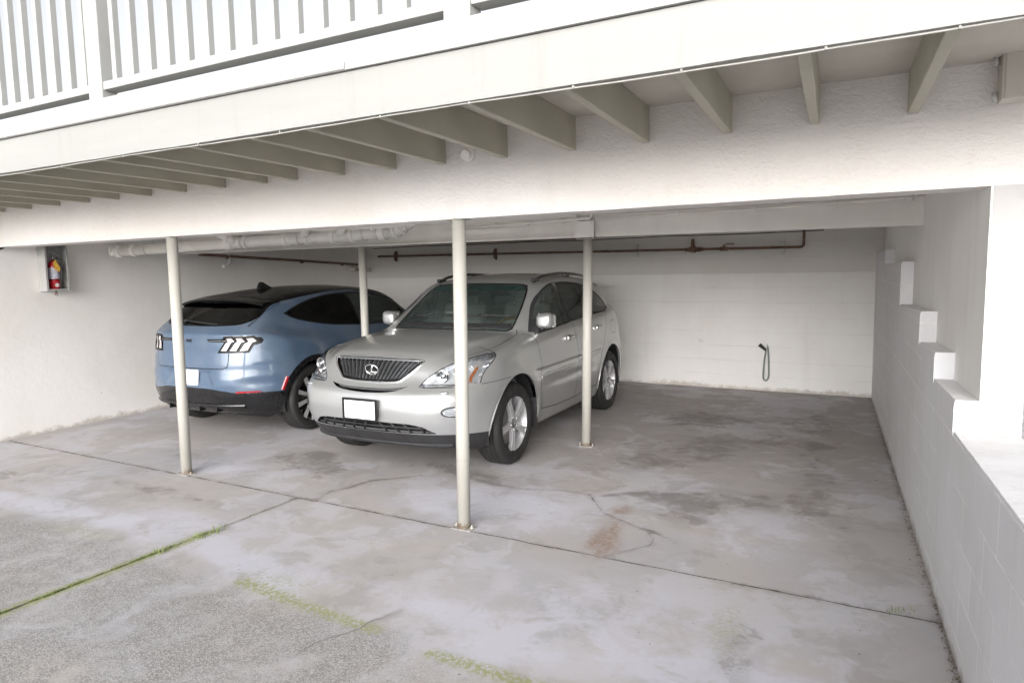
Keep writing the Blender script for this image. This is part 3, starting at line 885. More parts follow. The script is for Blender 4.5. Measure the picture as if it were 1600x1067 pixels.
# ---- round posts
def round_post(x, y, ztop, label, r=.044, lean=0.0):
    t = empty('round_post', (x, y, 0), RNG.uniform(-.2, .2), label, 'post', 'round steel posts holding up the beams')
    b = B(); b.cyl((0, 0, .006), (lean, 0, ztop + .004), r, r, 40)
    b.build('shaft', M['post'], t)
    b = B(); b.box((0, 0, .003), (.150, .10, .007), bevel=.003)
    pl = b.build('base_plate', M['worn_plate'], t)
    for sx in (-1, 1):
        b = B(); b.cyl((sx * .061, 0, .006), (sx * .061, 0, .030), .006, .005, 10); b.cyl((sx * .061, 0, .006), (sx * .061, 0, .017), .013, .013, 6)
        b.build('anchor_bolt', M['post'], pl)
    b = B(); b.box((0, 0, ztop - .003), (.15, .11, .006), bevel=.002); b.build('cap_plate', M['post'], t)
    return t
round_post(-2.195, 3.810, 2.03, 'round cream post in front of the silver car, nearest to the camera', lean=.018)
round_post(-5.035, 3.965, 2.03, 'round cream post standing in front of the blue car', lean=.014)
round_post(-2.145, 6.13, 1.99, 'round cream post beside the rear door of the silver car', lean=.028)
round_post(-4.85, 6.27, 1.99, 'round cream post rising between the blue car and the silver car')
# ================================================================== INNER BEAMS, PIPES, FITTINGS
def iy(x): return 5.972 - 0.053 * x
b = B()
L0, L1 = -2.03, 0.575
b.prism([(L0, iy(L0), 2.0), (L1, iy(L1), 1.985), (L1, iy(L1), 2.20), (L0, iy(L0), 2.20)], (0, .09, 0))
tag(b.build('wooden_beam', M['inner_beam']), 'plain painted wooden beam inside, right of the inner post', 'beam')
t = empty('steel_beam', (0, 0, 0), 0, 'painted steel beam with flanges behind the drain pipe', 'beam')
xa_, xb_ = XL, -2.20
b = B()
for z0_, z1_, d0, d1 in ((1.998, 2.012, -.06, .06), (2.188, 2.202, -.06, .06)):
    b.prism([(xa_, iy(xa_) + d0, z0_), (xb_, iy(xb_) + d0, z0_), (xb_, iy(xb_) + d0, z1_), (xa_, iy(xa_) + d0, z1_)], (0, d1 - d0, 0))
b.build('flange', M['inner_beam'], t)
b = B(); b.prism([(xa_, iy(xa_) + .0, 2.012), (xb_, iy(xb_) + .0, 2.012), (xb_, iy(xb_), 2.188), (xa_, iy(xa_), 2.188)], (0, .012, 0)); b.build('web', M['inner_beam'], t)
b = B(); b.prism([(-2.21, iy(-2.2) - .066, 1.995), (-2.02, iy(-2.02) - .066, 1.995), (-2.02, iy(-2.02) - .066, 2.142), (-2.21, iy(-2.2) - .066, 2.142)], (0, .008, 0))
for x in (-2.19, -2.045):
    b.cyl((x, iy(x) - .075, 2.115), (x, iy(x) - .062, 2.115), .010, .010, 8)
b.build('splice_plate', M['inner_beam'], t)
b = B(); b.box((-3.0, iy(-3) - .010, 2.10), (1.35, .012, .045)); b.build('raised_strip', M['inner_beam'], t)
for nm, lab, x0_, x1_, z, r_ in (('conduit', 'thin painted conduit running on top of the wooden beam', -2.0, .50, 2.165, .012), ('conduit', 'painted conduit above the steel beam behind the front post', -3.5, -2.06, 2.15, .011)):
    b = B()
    b.tube([(x0_, iy(x0_) - .075, z - .012), ((x0_ + x1_) / 2, iy((x0_ + x1_) / 2) - .035 - .03, z), (x1_, iy(x1_) - .06, z + .018), (x1_ + .012, iy(x1_) - .06, z + .03), (x1_ + .014, iy(x1_) - .06, 2.27)], r_, 10)
    for f in (.3, .55, .8):
        x = x0_ + (x1_ - x0_) * f
        b.box((x, iy(x) - .05, z + .0), (.02, .05, .035), bevel=.003)
    b.cyl((x1_ - .05, iy(x1_) - .06, z + .017), (x1_ - .0, iy(x1_) - .06, z + .018), r_ * 1.5, r_ * 1.5, 12)
    tag(b.build(nm, M['pipe_paint']), lab, 'conduit')
# drain pipe
t = empty('drain_pipe', (-7.8, 5.4, 2.0), 0, 'fat painted drain pipe with couplings hung along the steel beam', 'pipe')
def dp(f): return Vector((-7.72 + 3.74 * f + 7.8, 5.37 + .36 * f - 5.4, 2.012 + .098 * f - 2.0))
b = B(); b.tube([dp(0), dp(.5), dp(.985)], .060, 28); b.build('pipe_run', M['pipe_paint'], t)
dr = (dp(1) - dp(0)).normalized()
for f, w_, r_ in ((.0, .085, .070), (.065, .05, .072), (.44, .10, .070), (.50, .05, .073), (.64, .06, .072), (.715, .05, .073), (.80, .05, .072), (.86, .045, .073), (.955, .07, .074)):
    b = B(); b.lathe([(.058, -w_ / 2), (r_, -w_ / 2), (r_ + .003, -w_ / 2 + .008), (r_, 0), (r_ + .003, w_ / 2 - .008), (r_, w_ / 2), (.058, w_ / 2)], dp(f), dr, 30)
    b.build('coupling', M['pipe_paint'], t)
b = B(); e = dp(0)
b.tube([e, e + Vector((-.05, .0, 0)), e + Vector((-.075, .02, .0)), e + Vector((-.085, .06, 0)), e + Vector((-.085, .11, 0))], .063, 24)
b.cyl(e + Vector((-.02, -.0, 0)), e + Vector((-.035, -.09, .0)), .055, .055, 24)
b.cyl(e + Vector((-.035, -.09, .0)), e + Vector((-.037, -.105, .0)), .030, .028, 6)
b.build('clean_out_elbow', M['pipe_paint'], t)
b = B(); e = dp(.985)
arc = [e, e + Vector((.05, -.01, .005)), e + Vector((.12, -.02, .035)), e + Vector((.2, -.03, .085)), e + Vector((.27, -.035, .135)), e + Vector((.36, -.04, .2))]
b.tube(arc, .060, 24)
for k in (1, 2, 3, 4):
    d_ = (arc[k + 1] - arc[k - 1]).normalized()
    b.lathe([(.058, -.02), (.072, -.018), (.074, 0), (.072, .018), (.058, .02)], arc[k], d_, 26)
b.build('bend', M['pipe_paint'], t)
for f, dx, r_ in ((.47, -.15, .038), (.70, .15, .040), (.82, .15, .040)):
    b = B(); p_ = dp(f) + Vector((0, -.02, .0))
    b.tube([p_, p_ + Vector((dx * .5, -.05, .05)), p_ + Vector((dx * 1.3, -.12, .12)), p_ + Vector((dx * 2.2, -.18, .22))], r_, 18)
    b.lathe([(r_, -.02), (r_ + .009, -.016), (r_ + .009, .016), (r_, .02)], p_ + Vector((dx * .55, -.052, .055)), Vector((dx, -.08, .09)).normalized(), 20)
    b.build('branch', M['pipe_paint'], t)
for f in (.12, .49, .69, .9):
    b = B(); p_ = dp(f)
    ring = [p_ + Vector((0, .068 * math.cos(a), .068 * math.sin(a))) for a in [PI * (1 + k / 10) for k in range(11)]]
    b.tube([ring[0] + Vector((0, 0, .2))] + ring + [ring[-1] + Vector((0, 0, .2))], .004, 6); b.build('hanger', M['steel'], t)
b = B(); pa, pb = Vector((-6.1 + 7.8, 5.60 - 5.4, 2.165 - 2)), Vector((-3.75 + 7.8, 5.66 - 5.4, 2.175 - 2))
b.tube([pa + Vector((-.1, .02, .10)), pa + Vector((-.03, 0, .03)), pa, pb, pb + Vector((.04, 0, .02)), pb + Vector((.05, 0, .10))], .034, 18)
for f in (.04, .3, .34, .62, .8, .96):
    q_ = pa.lerp(pb, f); b.lathe([(.034, -.028), (.043, -.026), (.043, .026), (.034, .028)], q_, (pb - pa).normalized(), 22)
b.build('upper_run', M['pipe_paint'], t)
# second thin pipe line under the ceiling + U hook on the wall
b = B(); b.tube([(-7.0, 5.75, 2.19), (-5.6, 5.72, 2.20), (-3.4, 5.75, 2.215)], .018, 12)
tag(b.build('water_pipe', M['pipe_paint']), 'thin painted water pipe under the ceiling above the drain pipe', 'pipe')
b = B()
hook = [Vector((XL + .05 + .0, 7.02 + .10 * math.sin(a) - 0, 1.93 + .10 * math.cos(a))) for a in [0.3 + k * PI / 10 for k in range(11)]]
b.tube([Vector((XL, 7.02, 2.05))] + hook, .017, 10)
tag(b.build('pipe_hook', M['pipe_paint']), 'painted curved hook on the side wall below the drain pipe', 'hook')
b = B(); b.tube([(XL + .05, 6.6, 1.995), (XL + .05, 8.4, 1.93), (XL + .05, 10.0, 1.865)], .020, 12)
for y in (7.1, 8.6, 9.6):
    b.box((XL + .03, y, 1.985 - (y - 6.6) * .038), (.05, .03, .05), bevel=.004)
tag(b.build('iron_pipe', M['iron']), 'brown iron pipe sloping down along the side wall', 'pipe')
b = B(); b.cyl((XL + .06, 9.75, 1.80), (XL + .06, 10.15, 1.77), .034, .034, 22); b.cyl((XL + .06, 9.85, 1.793), (XL + .06, 9.90, 1.79), .046, .046, 22); b.cyl((XL + .06, 10.0, 1.782), (XL + .06, 10.05, 1.778), .046, .046, 22)
b.cyl((XL + .09, 10.06, 1.775), (XL + .24, 10.1, 1.77), .03, .03, 20); b.cyl((XL + .20, 10.1, 1.77), (XL + .25, 10.1, 1.77), .042, .042, 20)
tag(b.build('pipe_stub', M['soffit']), 'short stub pipe with rings in the far left corner', 'pipe')
# gas pipe on the back wall
t = empty('gas_pipe', (-4, 10.0, 1.95), 0, 'brown iron pipe with valves running along the back wall', 'pipe')
def gp(x, z, off=.07): return Vector((x + 4, back_y(x) - off - 10.0, z - 1.95))
b = B(); b.tube([gp(-7.55, 2.005), gp(-5, 1.985), gp(-2.5, 1.965), gp(-.46, 1.948), gp(-.42, 1.952), gp(-.403, 1.97), gp(-.400, 2.0), gp(-.398, 2.27)], .0175, 14); b.build('pipe_run', M['iron'], t)
for x, z in ((-7.15, 2.0), (-5.08, 1.985), (-2.66, 1.966), (-.66, 1.952)):
    b = B(); c = gp(x, z, .035); b.box(c, (.016, .07, .19), bevel=.003)
    for s_ in (-1, 1): b.box(c + Vector((0.02 * s_, -.03, 0)), (.006, .03, .15), bevel=.002)
    b.build('pipe_strap', M['steel'] if x > -3 else M['iron'], t)
b = B(); x = -1.83; z = 1.958
for dx, r_ in ((-.10, .026), (-.055, .034), (.0, .045), (.06, .034), (.11, .026)): b.cyl(gp(x + dx - .02, z), gp(x + dx + .025, z), r_, r_, 12)
b.cyl(gp(x - .015, z), gp(x - .015, z + .13), .032, .022, 14); b.sphere(gp(x - .015, z + .13), .022)
b.build('pressure_valve', M['iron'], t)
b = B(); x = -1.42; z = 1.954
b.cyl(gp(x - .05, z), gp(x + .05, z), .027, .027, 8); b.cyl(gp(x, z), gp(x, z + .05), .012, .012, 10)
b.tube([gp(x, z + .05), gp(x + .04, z + .068), gp(x + .14, z + .066)], .007, 8); b.build('lever_valve', M['iron'], t)
# cable sagging under the inner beam
b = B(); b.tube([(x, iy(x) + .05, 1.982 - .007 * abs(math.sin(x * 2.3)) + (0.0 if x > -2 else -.002)) for x in np.linspace(-4.7, -.1, 60)], .0045, 8)
tag(b.build('black_cable', M['dark_wire']), 'thin black cable sagging just under the inner beams', 'cable')
b = B(); b.tube([(-6.6, 9.8, 2.19), (-5, 9.75, 2.18), (-3.3, 9.7, 2.185)], .03, 12)
tag(b.build('ceiling_pipe', M['iron']), 'dark pipe under the ceiling in the shade at the back', 'pipe')
# cable loop with plug hanging on the back wall
xh = -.835; yh = back_y(xh)
t = empty('hose_loop', (xh, yh, .6), 0, 'grey looped hose with black nozzle hanging on the back wall', 'hose')
b = B()
lp = [(.012, -.03, .02), (.022, -.035, -.02), (.03, -.03, -.15), (.036, -.03, -.30), (.036, -.03, -.40), (.018, -.03, -.445), (-.006, -.03, -.455), (-.03, -.03, -.435), (-.036, -.03, -.39), (-.030, -.035, -.28), (-.022, -.035, -.15), (-.006, -.035, -.05), (-.012, -.04, -.01)]
def smooth(pts, it=3):
    pts = [Vector(p) for p in pts]
    for _ in range(it):
        q = [pts[0]]
        for a, c in zip(pts[:-1], pts[1:]): q += [a * .75 + c * .25, a * .25 + c * .75]
        pts = q + [pts[-1]]
    return pts
b.tube(smooth(lp), .011, 10); b.build('hose', simple('grey_hose', (.20, .23, .21), .55), t)
b = B(); b.cyl((-.006, -.045, -.03), (-.075, -.06, .03), .016, .024, 14); b.cyl((-.075, -.06, .03), (-.09, -.063, .042), .026, .026, 14); b.build('nozzle', M['black_plastic'], t)
b = B(); b.cyl((.012, .0, .03), (.012, -.06, .03), .006, .006, 8); b.cyl((.012, -.06, .02), (.012, -.06, .055), .006, .006, 8); b.build('hook', M['steel'], t)

# fire extinguisher cabinet on the left wall
t = empty('extinguisher_cabinet', (XL, 4.665, 1.565), 0, 'open white metal cabinet on the side wall holding the extinguisher', 'cabinet')
D, Wd, Hh, th = .13, .25, .52, .008
y_a, y_b = -.13, .12
def cbx(x0, x1, y0, y1, z0, z1, b): b.box(((x0 + x1) / 2, (y0 + y1) / 2, (z0 + z1) / 2), (x1 - x0, y1 - y0, z1 - z0))
b = B()
cbx(.001, .008, y_a, y_b, 0, Hh, b); cbx(.008, D, y_a, y_a + th, 0, Hh, b); cbx(.008, D, y_b - th, y_b, 0, Hh, b)
cbx(.008, D, y_a + th, y_b - th, 0, th, b); cbx(.008, D, y_a + th, y_b - th, Hh - th, Hh, b)
b.build('box', M['trim'], t)
b = B()
cbx(D, D + .006, y_a, y_b, 0, .022, b); cbx(D, D + .006, y_a, y_b, Hh - .022, Hh, b); cbx(D, D + .006, y_a, y_a + .02, .022, Hh - .022, b); cbx(D, D + .006, y_b - .02, y_b, .022, Hh - .022, b)
b.build('door_frame', M['trim'], t)
b = B(); b.cyl((D * .8, -.02, -.03), (D * .8, -.02, 0.0), .012, .012, 14); b.tube([(D * .8, -.02 + .014 * math.cos(a), -.035 + .014 * math.sin(a)) for a in np.linspace(0, 2 * PI, 14)[:-1]], .004, 6, closed=True); b.build('padlock', M['iron'], t)
t = empty('fire_extinguisher', (XL + .070, 4.655, 1.574), 0, 'red fire extinguisher with yellow tag inside the white cabinet', 'fire extinguisher')
b = B(); b.lathe([(.001, 0), (.045, 0), (.052, .008), (.052, .26), (.045, .295), (.025, .32), (.016, .33), (.001, .33)], (0, 0, 0), (0, 0, 1), 32)
b.build('cylinder', simple('extinguisher_red', (.45, .012, .02), .25, coat=.6), t)
b = B(); b.lathe([(.0535, .125), (.0535, .245)], (0, 0, 0), (0, 0, 1), 32)
b.build('label', simple('extinguisher_label', (.55, .55, .62), .5, var=.2, scale=40), t, recalc=True)
b = B(); b.lathe([(.0537, .112), (.0537, .12)], (0, 0, 0), (0, 0, 1), 32); b.build('band', M['gloss_black'], t)
b = B()
b.bm.faces.new([b.bm.verts.new((.0545, .022 * math.cos(a) - .015 + .01, .055 + .022 * math.sin(a))) for a in np.linspace(0, 2 * PI, 25)[:-1]])
b.build('round_sticker', simple('sticker_white', (.75, .72, .70), .5), t)
b = B(); b.cyl((0, 0, .33), (0, 0, .375), .015, .015, 16); b.box((.02, .01, .375), (.03, .075, .012), Matrix.Rotation(.3, 3, 'X'), bevel=.003); b.box((.02, .015, .395), (.022, .085, .008), Matrix.Rotation(-.25, 3, 'X'), bevel=.002)
b.build('valve_handle', M['grey_chrome'], t)
b = B(); b.tube(smooth([(.02, .02, .355), (.045, .06, .34), (.05, .062, .26), (.05, .058, .1)], 2), .008, 8); b.build('hose', M['black_plastic'], t)
b = B(); b.prism([(.056, -.035, .30), (.056, -.005, .335), (.056, .045, .24), (.056, .03, .20), (.056, -.02, .23)], (.002, 0, 0)); b.build('tag', simple('tag_yellow', (.70, .42, .06), .6, var=.15, scale=30), t)

# small round fitting on the beam, box by the corner, hose coil end at the left, plate under deck
b = B(); x = -2.07; y = front_y(x)
b.cyl((x, y, 2.412), (x, y - .03, 2.412), .042, .040, 26); b.cyl((x, y - .03, 2.412), (x, y - .055, 2.405), .030, .030, 18); b.cyl((x + .02, y, 2.425), (x + .03, y - .035, 2.43), .02, .018, 12)
tag(b.build('wall_fitting', M['pipe_paint']), 'small round painted outlet on the beam between two joists', 'fitting')
t = empty('junction_box', (.74, front_y(.74), 2.47), 0, 'painted metal box with latches high on the beam corner', 'box')
b = B(); b.box((-.02, -.05, 0), (.24, .10, .20), bevel=.006); b.build('housing', M['soffit'], t)
b = B(); b.box((-.02, -.103, -.0), (.22, .006, .185), bevel=.003); b.build('cover', M['soffit'], t)
for z in (-.075, .07):
    b = B(); b.cyl((-.155, -.05, z - .02), (-.155, -.05, z + .02), .011, .011, 12); b.build('latch', M['steel'], t)
b = B(); b.box((-1.75, 2.98, 2.549), (.17, .17, .012), Matrix.Rotation(.1, 3, 'Z'), bevel=.003); tag(b.build('patch_plate', M['trim']), 'pale square patch plate on the soffit between joists', 'plate')
b = B()
for k in range(3):
    b.tube([(XL + .05 + k * .012, 4.12 + (.13 - k * .012) * math.cos(a), 2.15 + (.14 - k * .014) * math.sin(a)) for a in np.linspace(0, 2 * PI, 40)[:-1]], .008, 8, closed=True)
tag(b.build('coiled_cable', M['dark_wire']), 'dark coiled cable on the side wall at the left edge', 'cable')
# ================================================================== CAR TOOLKIT
# bodies are smooth implicit volumes turned into a mesh, cut along panel outlines, each panel a mesh of its own
def smax(a, b, k):
    h = np.maximum(k - np.abs(a - b), 0.0) / k
    return np.maximum(a, b) + h * h * k * 0.25
def smin(a, b, k): return -smax(-a, -b, k)
def curve(pts, sig=0.04):
    """smoothed interpolation table"""
    xs = np.array([p[0] for p in pts], float); ys = np.array([p[1] for p in pts], float)
    g = np.linspace(xs[0] - 6 * sig, xs[-1] + 6 * sig, 1600)
    # linear extrapolation keeps the ends true
    y = np.interp(g, xs, ys)
    m0 = (ys[1] - ys[0]) / (xs[1] - xs[0]); m1 = (ys[-1] - ys[-2]) / (xs[-1] - xs[-2])
    y = np.where(g < xs[0], ys[0] + (g - xs[0]) * m0, y); y = np.where(g > xs[-1], ys[-1] + (g - xs[-1]) * m1, y)
    dx = g[1] - g[0]; n = int(4 * sig / dx) + 1
    k = np.exp(-0.5 * (np.arange(-n, n + 1) * dx / sig) ** 2); k /= k.sum()
    yp = np.pad(y, n, mode='reflect', reflect_type='odd')
    ysm = np.convolve(yp, k, 'valid')
    return lambda t: np.interp(t, g, ysm)

def pinpoly(P, poly):
    x, y = P[:, 0], P[:, 1]
    ins = np.zeros(len(P), bool)
    n = len(poly)
    for i in range(n):
        x0, y0 = poly[i]; x1, y1 = poly[(i + 1) % n]
        if y0 == y1: continue
        c = ((y0 > y) != (y1 > y)) & (x < (x1 - x0) * (y - y0) / (y1 - y0) + x0)
        ins ^= c
    return ins
def rounded(poly, r=0.03, seg=5):
    out = []; n = len(poly)
    for i in range(n):
        p = np.array(poly[i], float); a = np.array(poly[i - 1], float); c = np.array(poly[(i + 1) % n], float)
        rr = r[i] if hasattr(r, '__len__') else r
        da, dc = np.linalg.norm(a - p), np.linalg.norm(c - p)
        ra = min(rr, da * .45); rc = min(rr, dc * .45)
        if rr <= 0.0005: out.append(tuple(p)); continue
        pa = p + (a - p) / da * ra; pc = p + (c - p) / dc * rc
        for k in range(seg + 1):
            t = k / seg
            out.append(tuple(pa * (1 - t) ** 2 + 2 * p * t * (1 - t) + pc * t * t))
    return out
def offset_poly(poly, d):
    P = np.array(poly, float); n = len(P)
    area = 0.5 * np.sum(P[:, 0] * np.roll(P[:, 1], -1) - np.roll(P[:, 0], -1) * P[:, 1])
    s = 1 if area > 0 else -1
    out = []
    for i in range(n):
        e0 = P[i] - P[i - 1]; e1 = P[(i + 1) % n] - P[i]
        e0 = e0 / (np.linalg.norm(e0) + 1e-9); e1 = e1 / (np.linalg.norm(e1) + 1e-9)
        n0 = np.array([e0[1], -e0[0]]) * s; n1 = np.array([e1[1], -e1[0]]) * s
        m = n0 + n1; L = np.linalg.norm(m)
        m = m / L if L > 1e-6 else n0
        c = max(0.5, m @ n0)
        out.append(tuple(P[i] + m * d / c))
    return out
def strip(line, w):
    P = np.array(line, float)
    T = np.gradient(P, axis=0); T /= np.linalg.norm(T, axis=1)[:, None] + 1e-9
    N = np.stack([-T[:, 1], T[:, 0]], 1) * w / 2
    return [tuple(p) for p in (P + N)] + [tuple(p) for p in (P - N)[::-1]]
def spline(pts, n=8):
    """Catmull-Rom through 2-D/3-D points"""
    P = [np.array(p, float) for p in pts]
    P = [2 * P[0] - P[1]] + P + [2 * P[-1] - P[-2]]
    out = []
    for i in range(1, len(P) - 2):
        for k in range(n):
            t = k / n
            out.append(tuple(0.5 * ((2 * P[i]) + (P[i + 1] - P[i - 1]) * t + (2 * P[i - 1] - 5 * P[i] + 4 * P[i + 1] - P[i + 2]) * t * t + (3 * P[i] - P[i - 1] - 3 * P[i + 1] + P[i + 2]) * t ** 3)))
    out.append(tuple(P[-2]))
    return out
VIEW = {'side': (0, 2), 'front': (1, 2), 'top': (0, 1)}

class CarBody:
    def __init__(s, F, lo, hi, h):
        s.F = F
        s.net(lo, hi, h)
    def grad(s, P, e=0.006):
        G = np.zeros_like(P)
        for k in range(3):
            d = np.zeros(3); d[k] = e
            A = P + d; Bm = P - d
            G[:, k] = (s.F(A[:, 0], A[:, 1], A[:, 2]) - s.F(Bm[:, 0], Bm[:, 1], Bm[:, 2])) / (2 * e)
        return G
    def net(s, lo, hi, h):
        ax = [np.arange(lo[k], hi[k] + h, h) for k in range(3)]
        nx, ny, nz = map(len, ax)
        X, Y, Z = np.meshgrid(*ax, indexing='ij')
        Fv = s.F(X.ravel(), Y.ravel(), Z.ravel()).reshape(X.shape)
        sg = Fv < 0
        cnt = np.zeros((nx - 1, ny - 1, nz - 1)); acc = np.zeros((nx - 1, ny - 1, nz - 1, 3))
        cs = [(i, j, k) for i in (0, 1) for j in (0, 1) for k in (0, 1)]
        def sub(A, c): return A[c[0]:nx - 1 + c[0], c[1]:ny - 1 + c[1], c[2]:nz - 1 + c[2]]
        for a in cs:
            for d in range(3):
                if a[d]: continue
                c = list(a); c[d] = 1
                fa, fb = sub(Fv, a), sub(Fv, c)
                m = (fa < 0) != (fb < 0)
                t = np.where(m, fa / np.where(fa == fb, 1, fa - fb), 0)
                for q in range(3):
                    acc[..., q] += np.where(m, (a[q] + (t if q == d else 0)), 0)
                cnt += m
        act = cnt > 0
        idx = -np.ones(act.shape, int); idx[act] = np.arange(act.sum())
        ijk = np.argwhere(act)
        P = acc[act] / cnt[act][:, None]
        V = np.array(lo) + (ijk + P) * h
        quads = []
        for d in range(3):
            o = [1, 2, 0][d]; q = [2, 0, 1][d]
            sl0 = [slice(1, -1)] * 3; sl1 = [slice(1, -1)] * 3
            sl0[d] = slice(0, -1); sl1[d] = slice(1, None)
            a, bb = sg[tuple(sl0)], sg[tuple(sl1)]
            for flip in (False, True):
                m = (a & ~bb) if not flip else (~a & bb)
                e = np.argwhere(m)
                if len(e) == 0: continue
                off = np.ones(3, int); off[d] = 0
                e = e + off
                def cell(du, dv):
                    c = e.copy(); c[:, o] -= du; c[:, q] -= dv
                    return idx[c[:, 0], c[:, 1], c[:, 2]]
                qd = np.stack([cell(0, 0), cell(1, 0), cell(1, 1), cell(0, 1)], 1)
                if flip: qd = qd[:, ::-1]
                quads.append(qd)
        Q = np.vstack(quads)
        for _ in range(6):
            f = s.F(V[:, 0], V[:, 1], V[:, 2]); G = s.grad(V)
            st = -f[:, None] * G / (np.sum(G * G, 1)[:, None] + 1e-9)
            L = np.linalg.norm(st, axis=1)[:, None]
            V = V + st * np.minimum(1, h * .5 / (L + 1e-9))
        G = s.grad(V); N = G / (np.linalg.norm(G, axis=1)[:, None] + 1e-9)
        T = np.vstack([Q[:, [0, 1, 2]], Q[:, [0, 2, 3]]])
        # orientation check
        n = np.cross(V[T[:, 1]] - V[T[:, 0]], V[T[:, 2]] - V[T[:, 0]])
        bad = np.sum(n * N[T[:, 0]], 1) < 0
        T[bad] = T[bad][:, [0, 2, 1]]
        s.V, s.N, s.T = V, N, T
        s.reg = np.zeros(len(T), int); s.names = ['body']
    # -------- cutting
    def cut(s, view, poly, closed=True, cond=None, mirror=True):
        polys = [poly]
        if mirror and view != 'side':
            k = VIEW[view].index(1)
            polys.append([tuple(-c if i == k else c for i, c in enumerate(p)) for p in poly])
        a, b_ = VIEW[view]
        for pl in polys:
            n = len(pl)
            segs = [(np.array(pl[i], float), np.array(pl[(i + 1) % n], float)) for i in range(n if closed else n - 1)]
            for c0 in range(0, len(segs), 12):
                ch = segs[c0:c0 + 12]
                pts = np.array([p for sg_ in ch for p in sg_])
                lo_, hi_ = pts.min(0) - .002, pts.max(0) + .002
                A2 = s.V[:, [a, b_]][s.T]
                m = (A2[..., 0].max(1) > lo_[0]) & (A2[..., 0].min(1) < hi_[0]) & (A2[..., 1].max(1) > lo_[1]) & (A2[..., 1].min(1) < hi_[1])
                if cond is not None:
                    ii = np.where(m)[0]
                    if len(ii): m[ii] &= cond(s.V[s.T[ii]].mean(1))
                if not m.any(): continue
                fullV, fullN, fullT, fullR = s.V, s.N, s.T, s.reg
                u, inv = np.unique(fullT[m], return_inverse=True)
                s.V, s.N, s.T, s.reg = fullV[u], fullN[u], inv.reshape(-1, 3), fullR[m]
                nu = len(u)
                for p_, q_ in ch: s._cutseg(a, b_, p_, q_, cond)
                mp = np.concatenate([u, len(fullV) + np.arange(len(s.V) - nu)])
                T2, R2, nV, nN = mp[s.T], s.reg, s.V[nu:], s.N[nu:]
                s.V = np.vstack([fullV, nV]); s.N = np.vstack([fullN, nN])
                s.T = np.vstack([fullT[~m], T2]); s.reg = np.concatenate([fullR[~m], R2])
    def _cutseg(s, a, b_, p, q, cond):
        d = q - p; L = np.linalg.norm(d)
        if L < 1e-7: return
        nrm = np.array([-d[1], d[0]]) / L
        P2 = s.V[:, [a, b_]]
        D = (P2 - p) @ nrm
        snap = 2e-5
        D = np.where(np.abs(D) < snap, 0.0, D)
        along = (P2 - p) @ (d / L)
        Dt = D[s.T]; At = along[s.T]
        m = (Dt.min(1) < 0) & (Dt.max(1) > 0)
        m &= (At.max(1) > -1e-4) & (At.min(1) < L + 1e-4)
        if cond is not None:
            C = s.V[s.T].mean(1)
            m &= cond(C)
        ti = np.where(m)[0]
        if len(ti) == 0: return
        newT, newR = [], []
        newV, newN = [], []
        cache = {}
        base = len(s.V)
        def mid(i, j):
            key = (i, j) if i < j else (j, i)
            if key in cache: return cache[key]
            i0, j0 = key
            t = D[i0] / (D[i0] - D[j0])
            newV.append(s.V[i0] * (1 - t) + s.V[j0] * t)
            nn = s.N[i0] * (1 - t) + s.N[j0] * t
            newN.append(nn / (np.linalg.norm(nn) + 1e-9))
            cache[key] = base + len(newV) - 1
            return cache[key]
        for t_ in ti:
            tri = s.T[t_]; dd = D[tri]
            pos, neg = [], []
            for k in range(3):
                i, j = tri[k], tri[(k + 1) % 3]
                di, dj = dd[k], dd[(k + 1) % 3]
                if di >= 0: pos.append(i)
                if di <= 0: neg.append(i)
                if di * dj < 0:
                    mm = mid(int(i), int(j)); pos.append(mm); neg.append(mm)
            for pg in (pos, neg):
                for k in range(1, len(pg) - 1):
                    newT.append((pg[0], pg[k], pg[k + 1])); newR.append(s.reg[t_])
        keep = np.ones(len(s.T), bool); keep[ti] = False
        s.T = np.vstack([s.T[keep], np.array(newT, int).reshape(-1, 3)])
        s.reg = np.concatenate([s.reg[keep], np.array(newR, int)])
        if newV:
            s.V = np.vstack([s.V, newV]); s.N = np.vstack([s.N, newN])
    def cen(s): return s.V[s.T].mean(1)
    def region(s, name, view, poly, cond=None, cut=True, mirror=True, only=None):
        if cut: s.cut(view, poly, True, cond, mirror)
        C = s.cen()
        a, b_ = VIEW[view]
        m = pinpoly(C[:, [a, b_]], poly)
        if mirror and view != 'side':
            k = VIEW[view].index(1); C2 = C[:, [a, b_]].copy(); C2[:, k] *= -1
            m |= pinpoly(C2, poly)
        if cond is not None: m &= cond(C)
        return s.set(name, m, only)
    def set(s, name, m, only=None):
        if name not in s.names: s.names.append(name)
        if only is not None:
            ok = np.isin(s.reg, [s.names.index(o) for o in only if o in s.names]); m = m & ok
        s.reg = np.where(m, s.names.index(name), s.reg)
    def seam(s, view, line, w=0.007, cond=None, only=None):
        s.region('seam', view, strip(line, w), cond=cond, only=only)
    def make(s, region, name, mat, parent, off=0.0, side=None, cond=None, shape=None):
        m = np.isin(s.reg, [s.names.index(r_) for r_ in ([region] if isinstance(region, str) else region) if r_ in s.names])
        C = s.cen()
        if side is not None: m &= (C[:, 1] * side > 0)
        if cond is not None: m &= cond(C)
        T = s.T[m]
        if len(T) == 0:
            print('EMPTY REGION', region, name); return None
        u, inv = np.unique(T, return_inverse=True)
        V = s.V[u] + s.N[u] * off; N = s.N[u]
        T = inv.reshape(-1, 3)
        ar = np.linalg.norm(np.cross(V[T[:, 1]] - V[T[:, 0]], V[T[:, 2]] - V[T[:, 0]]), axis=1)
        T = T[ar > 1e-10]
        return from_arrays(name, V, T, mat, parent, normals=N)
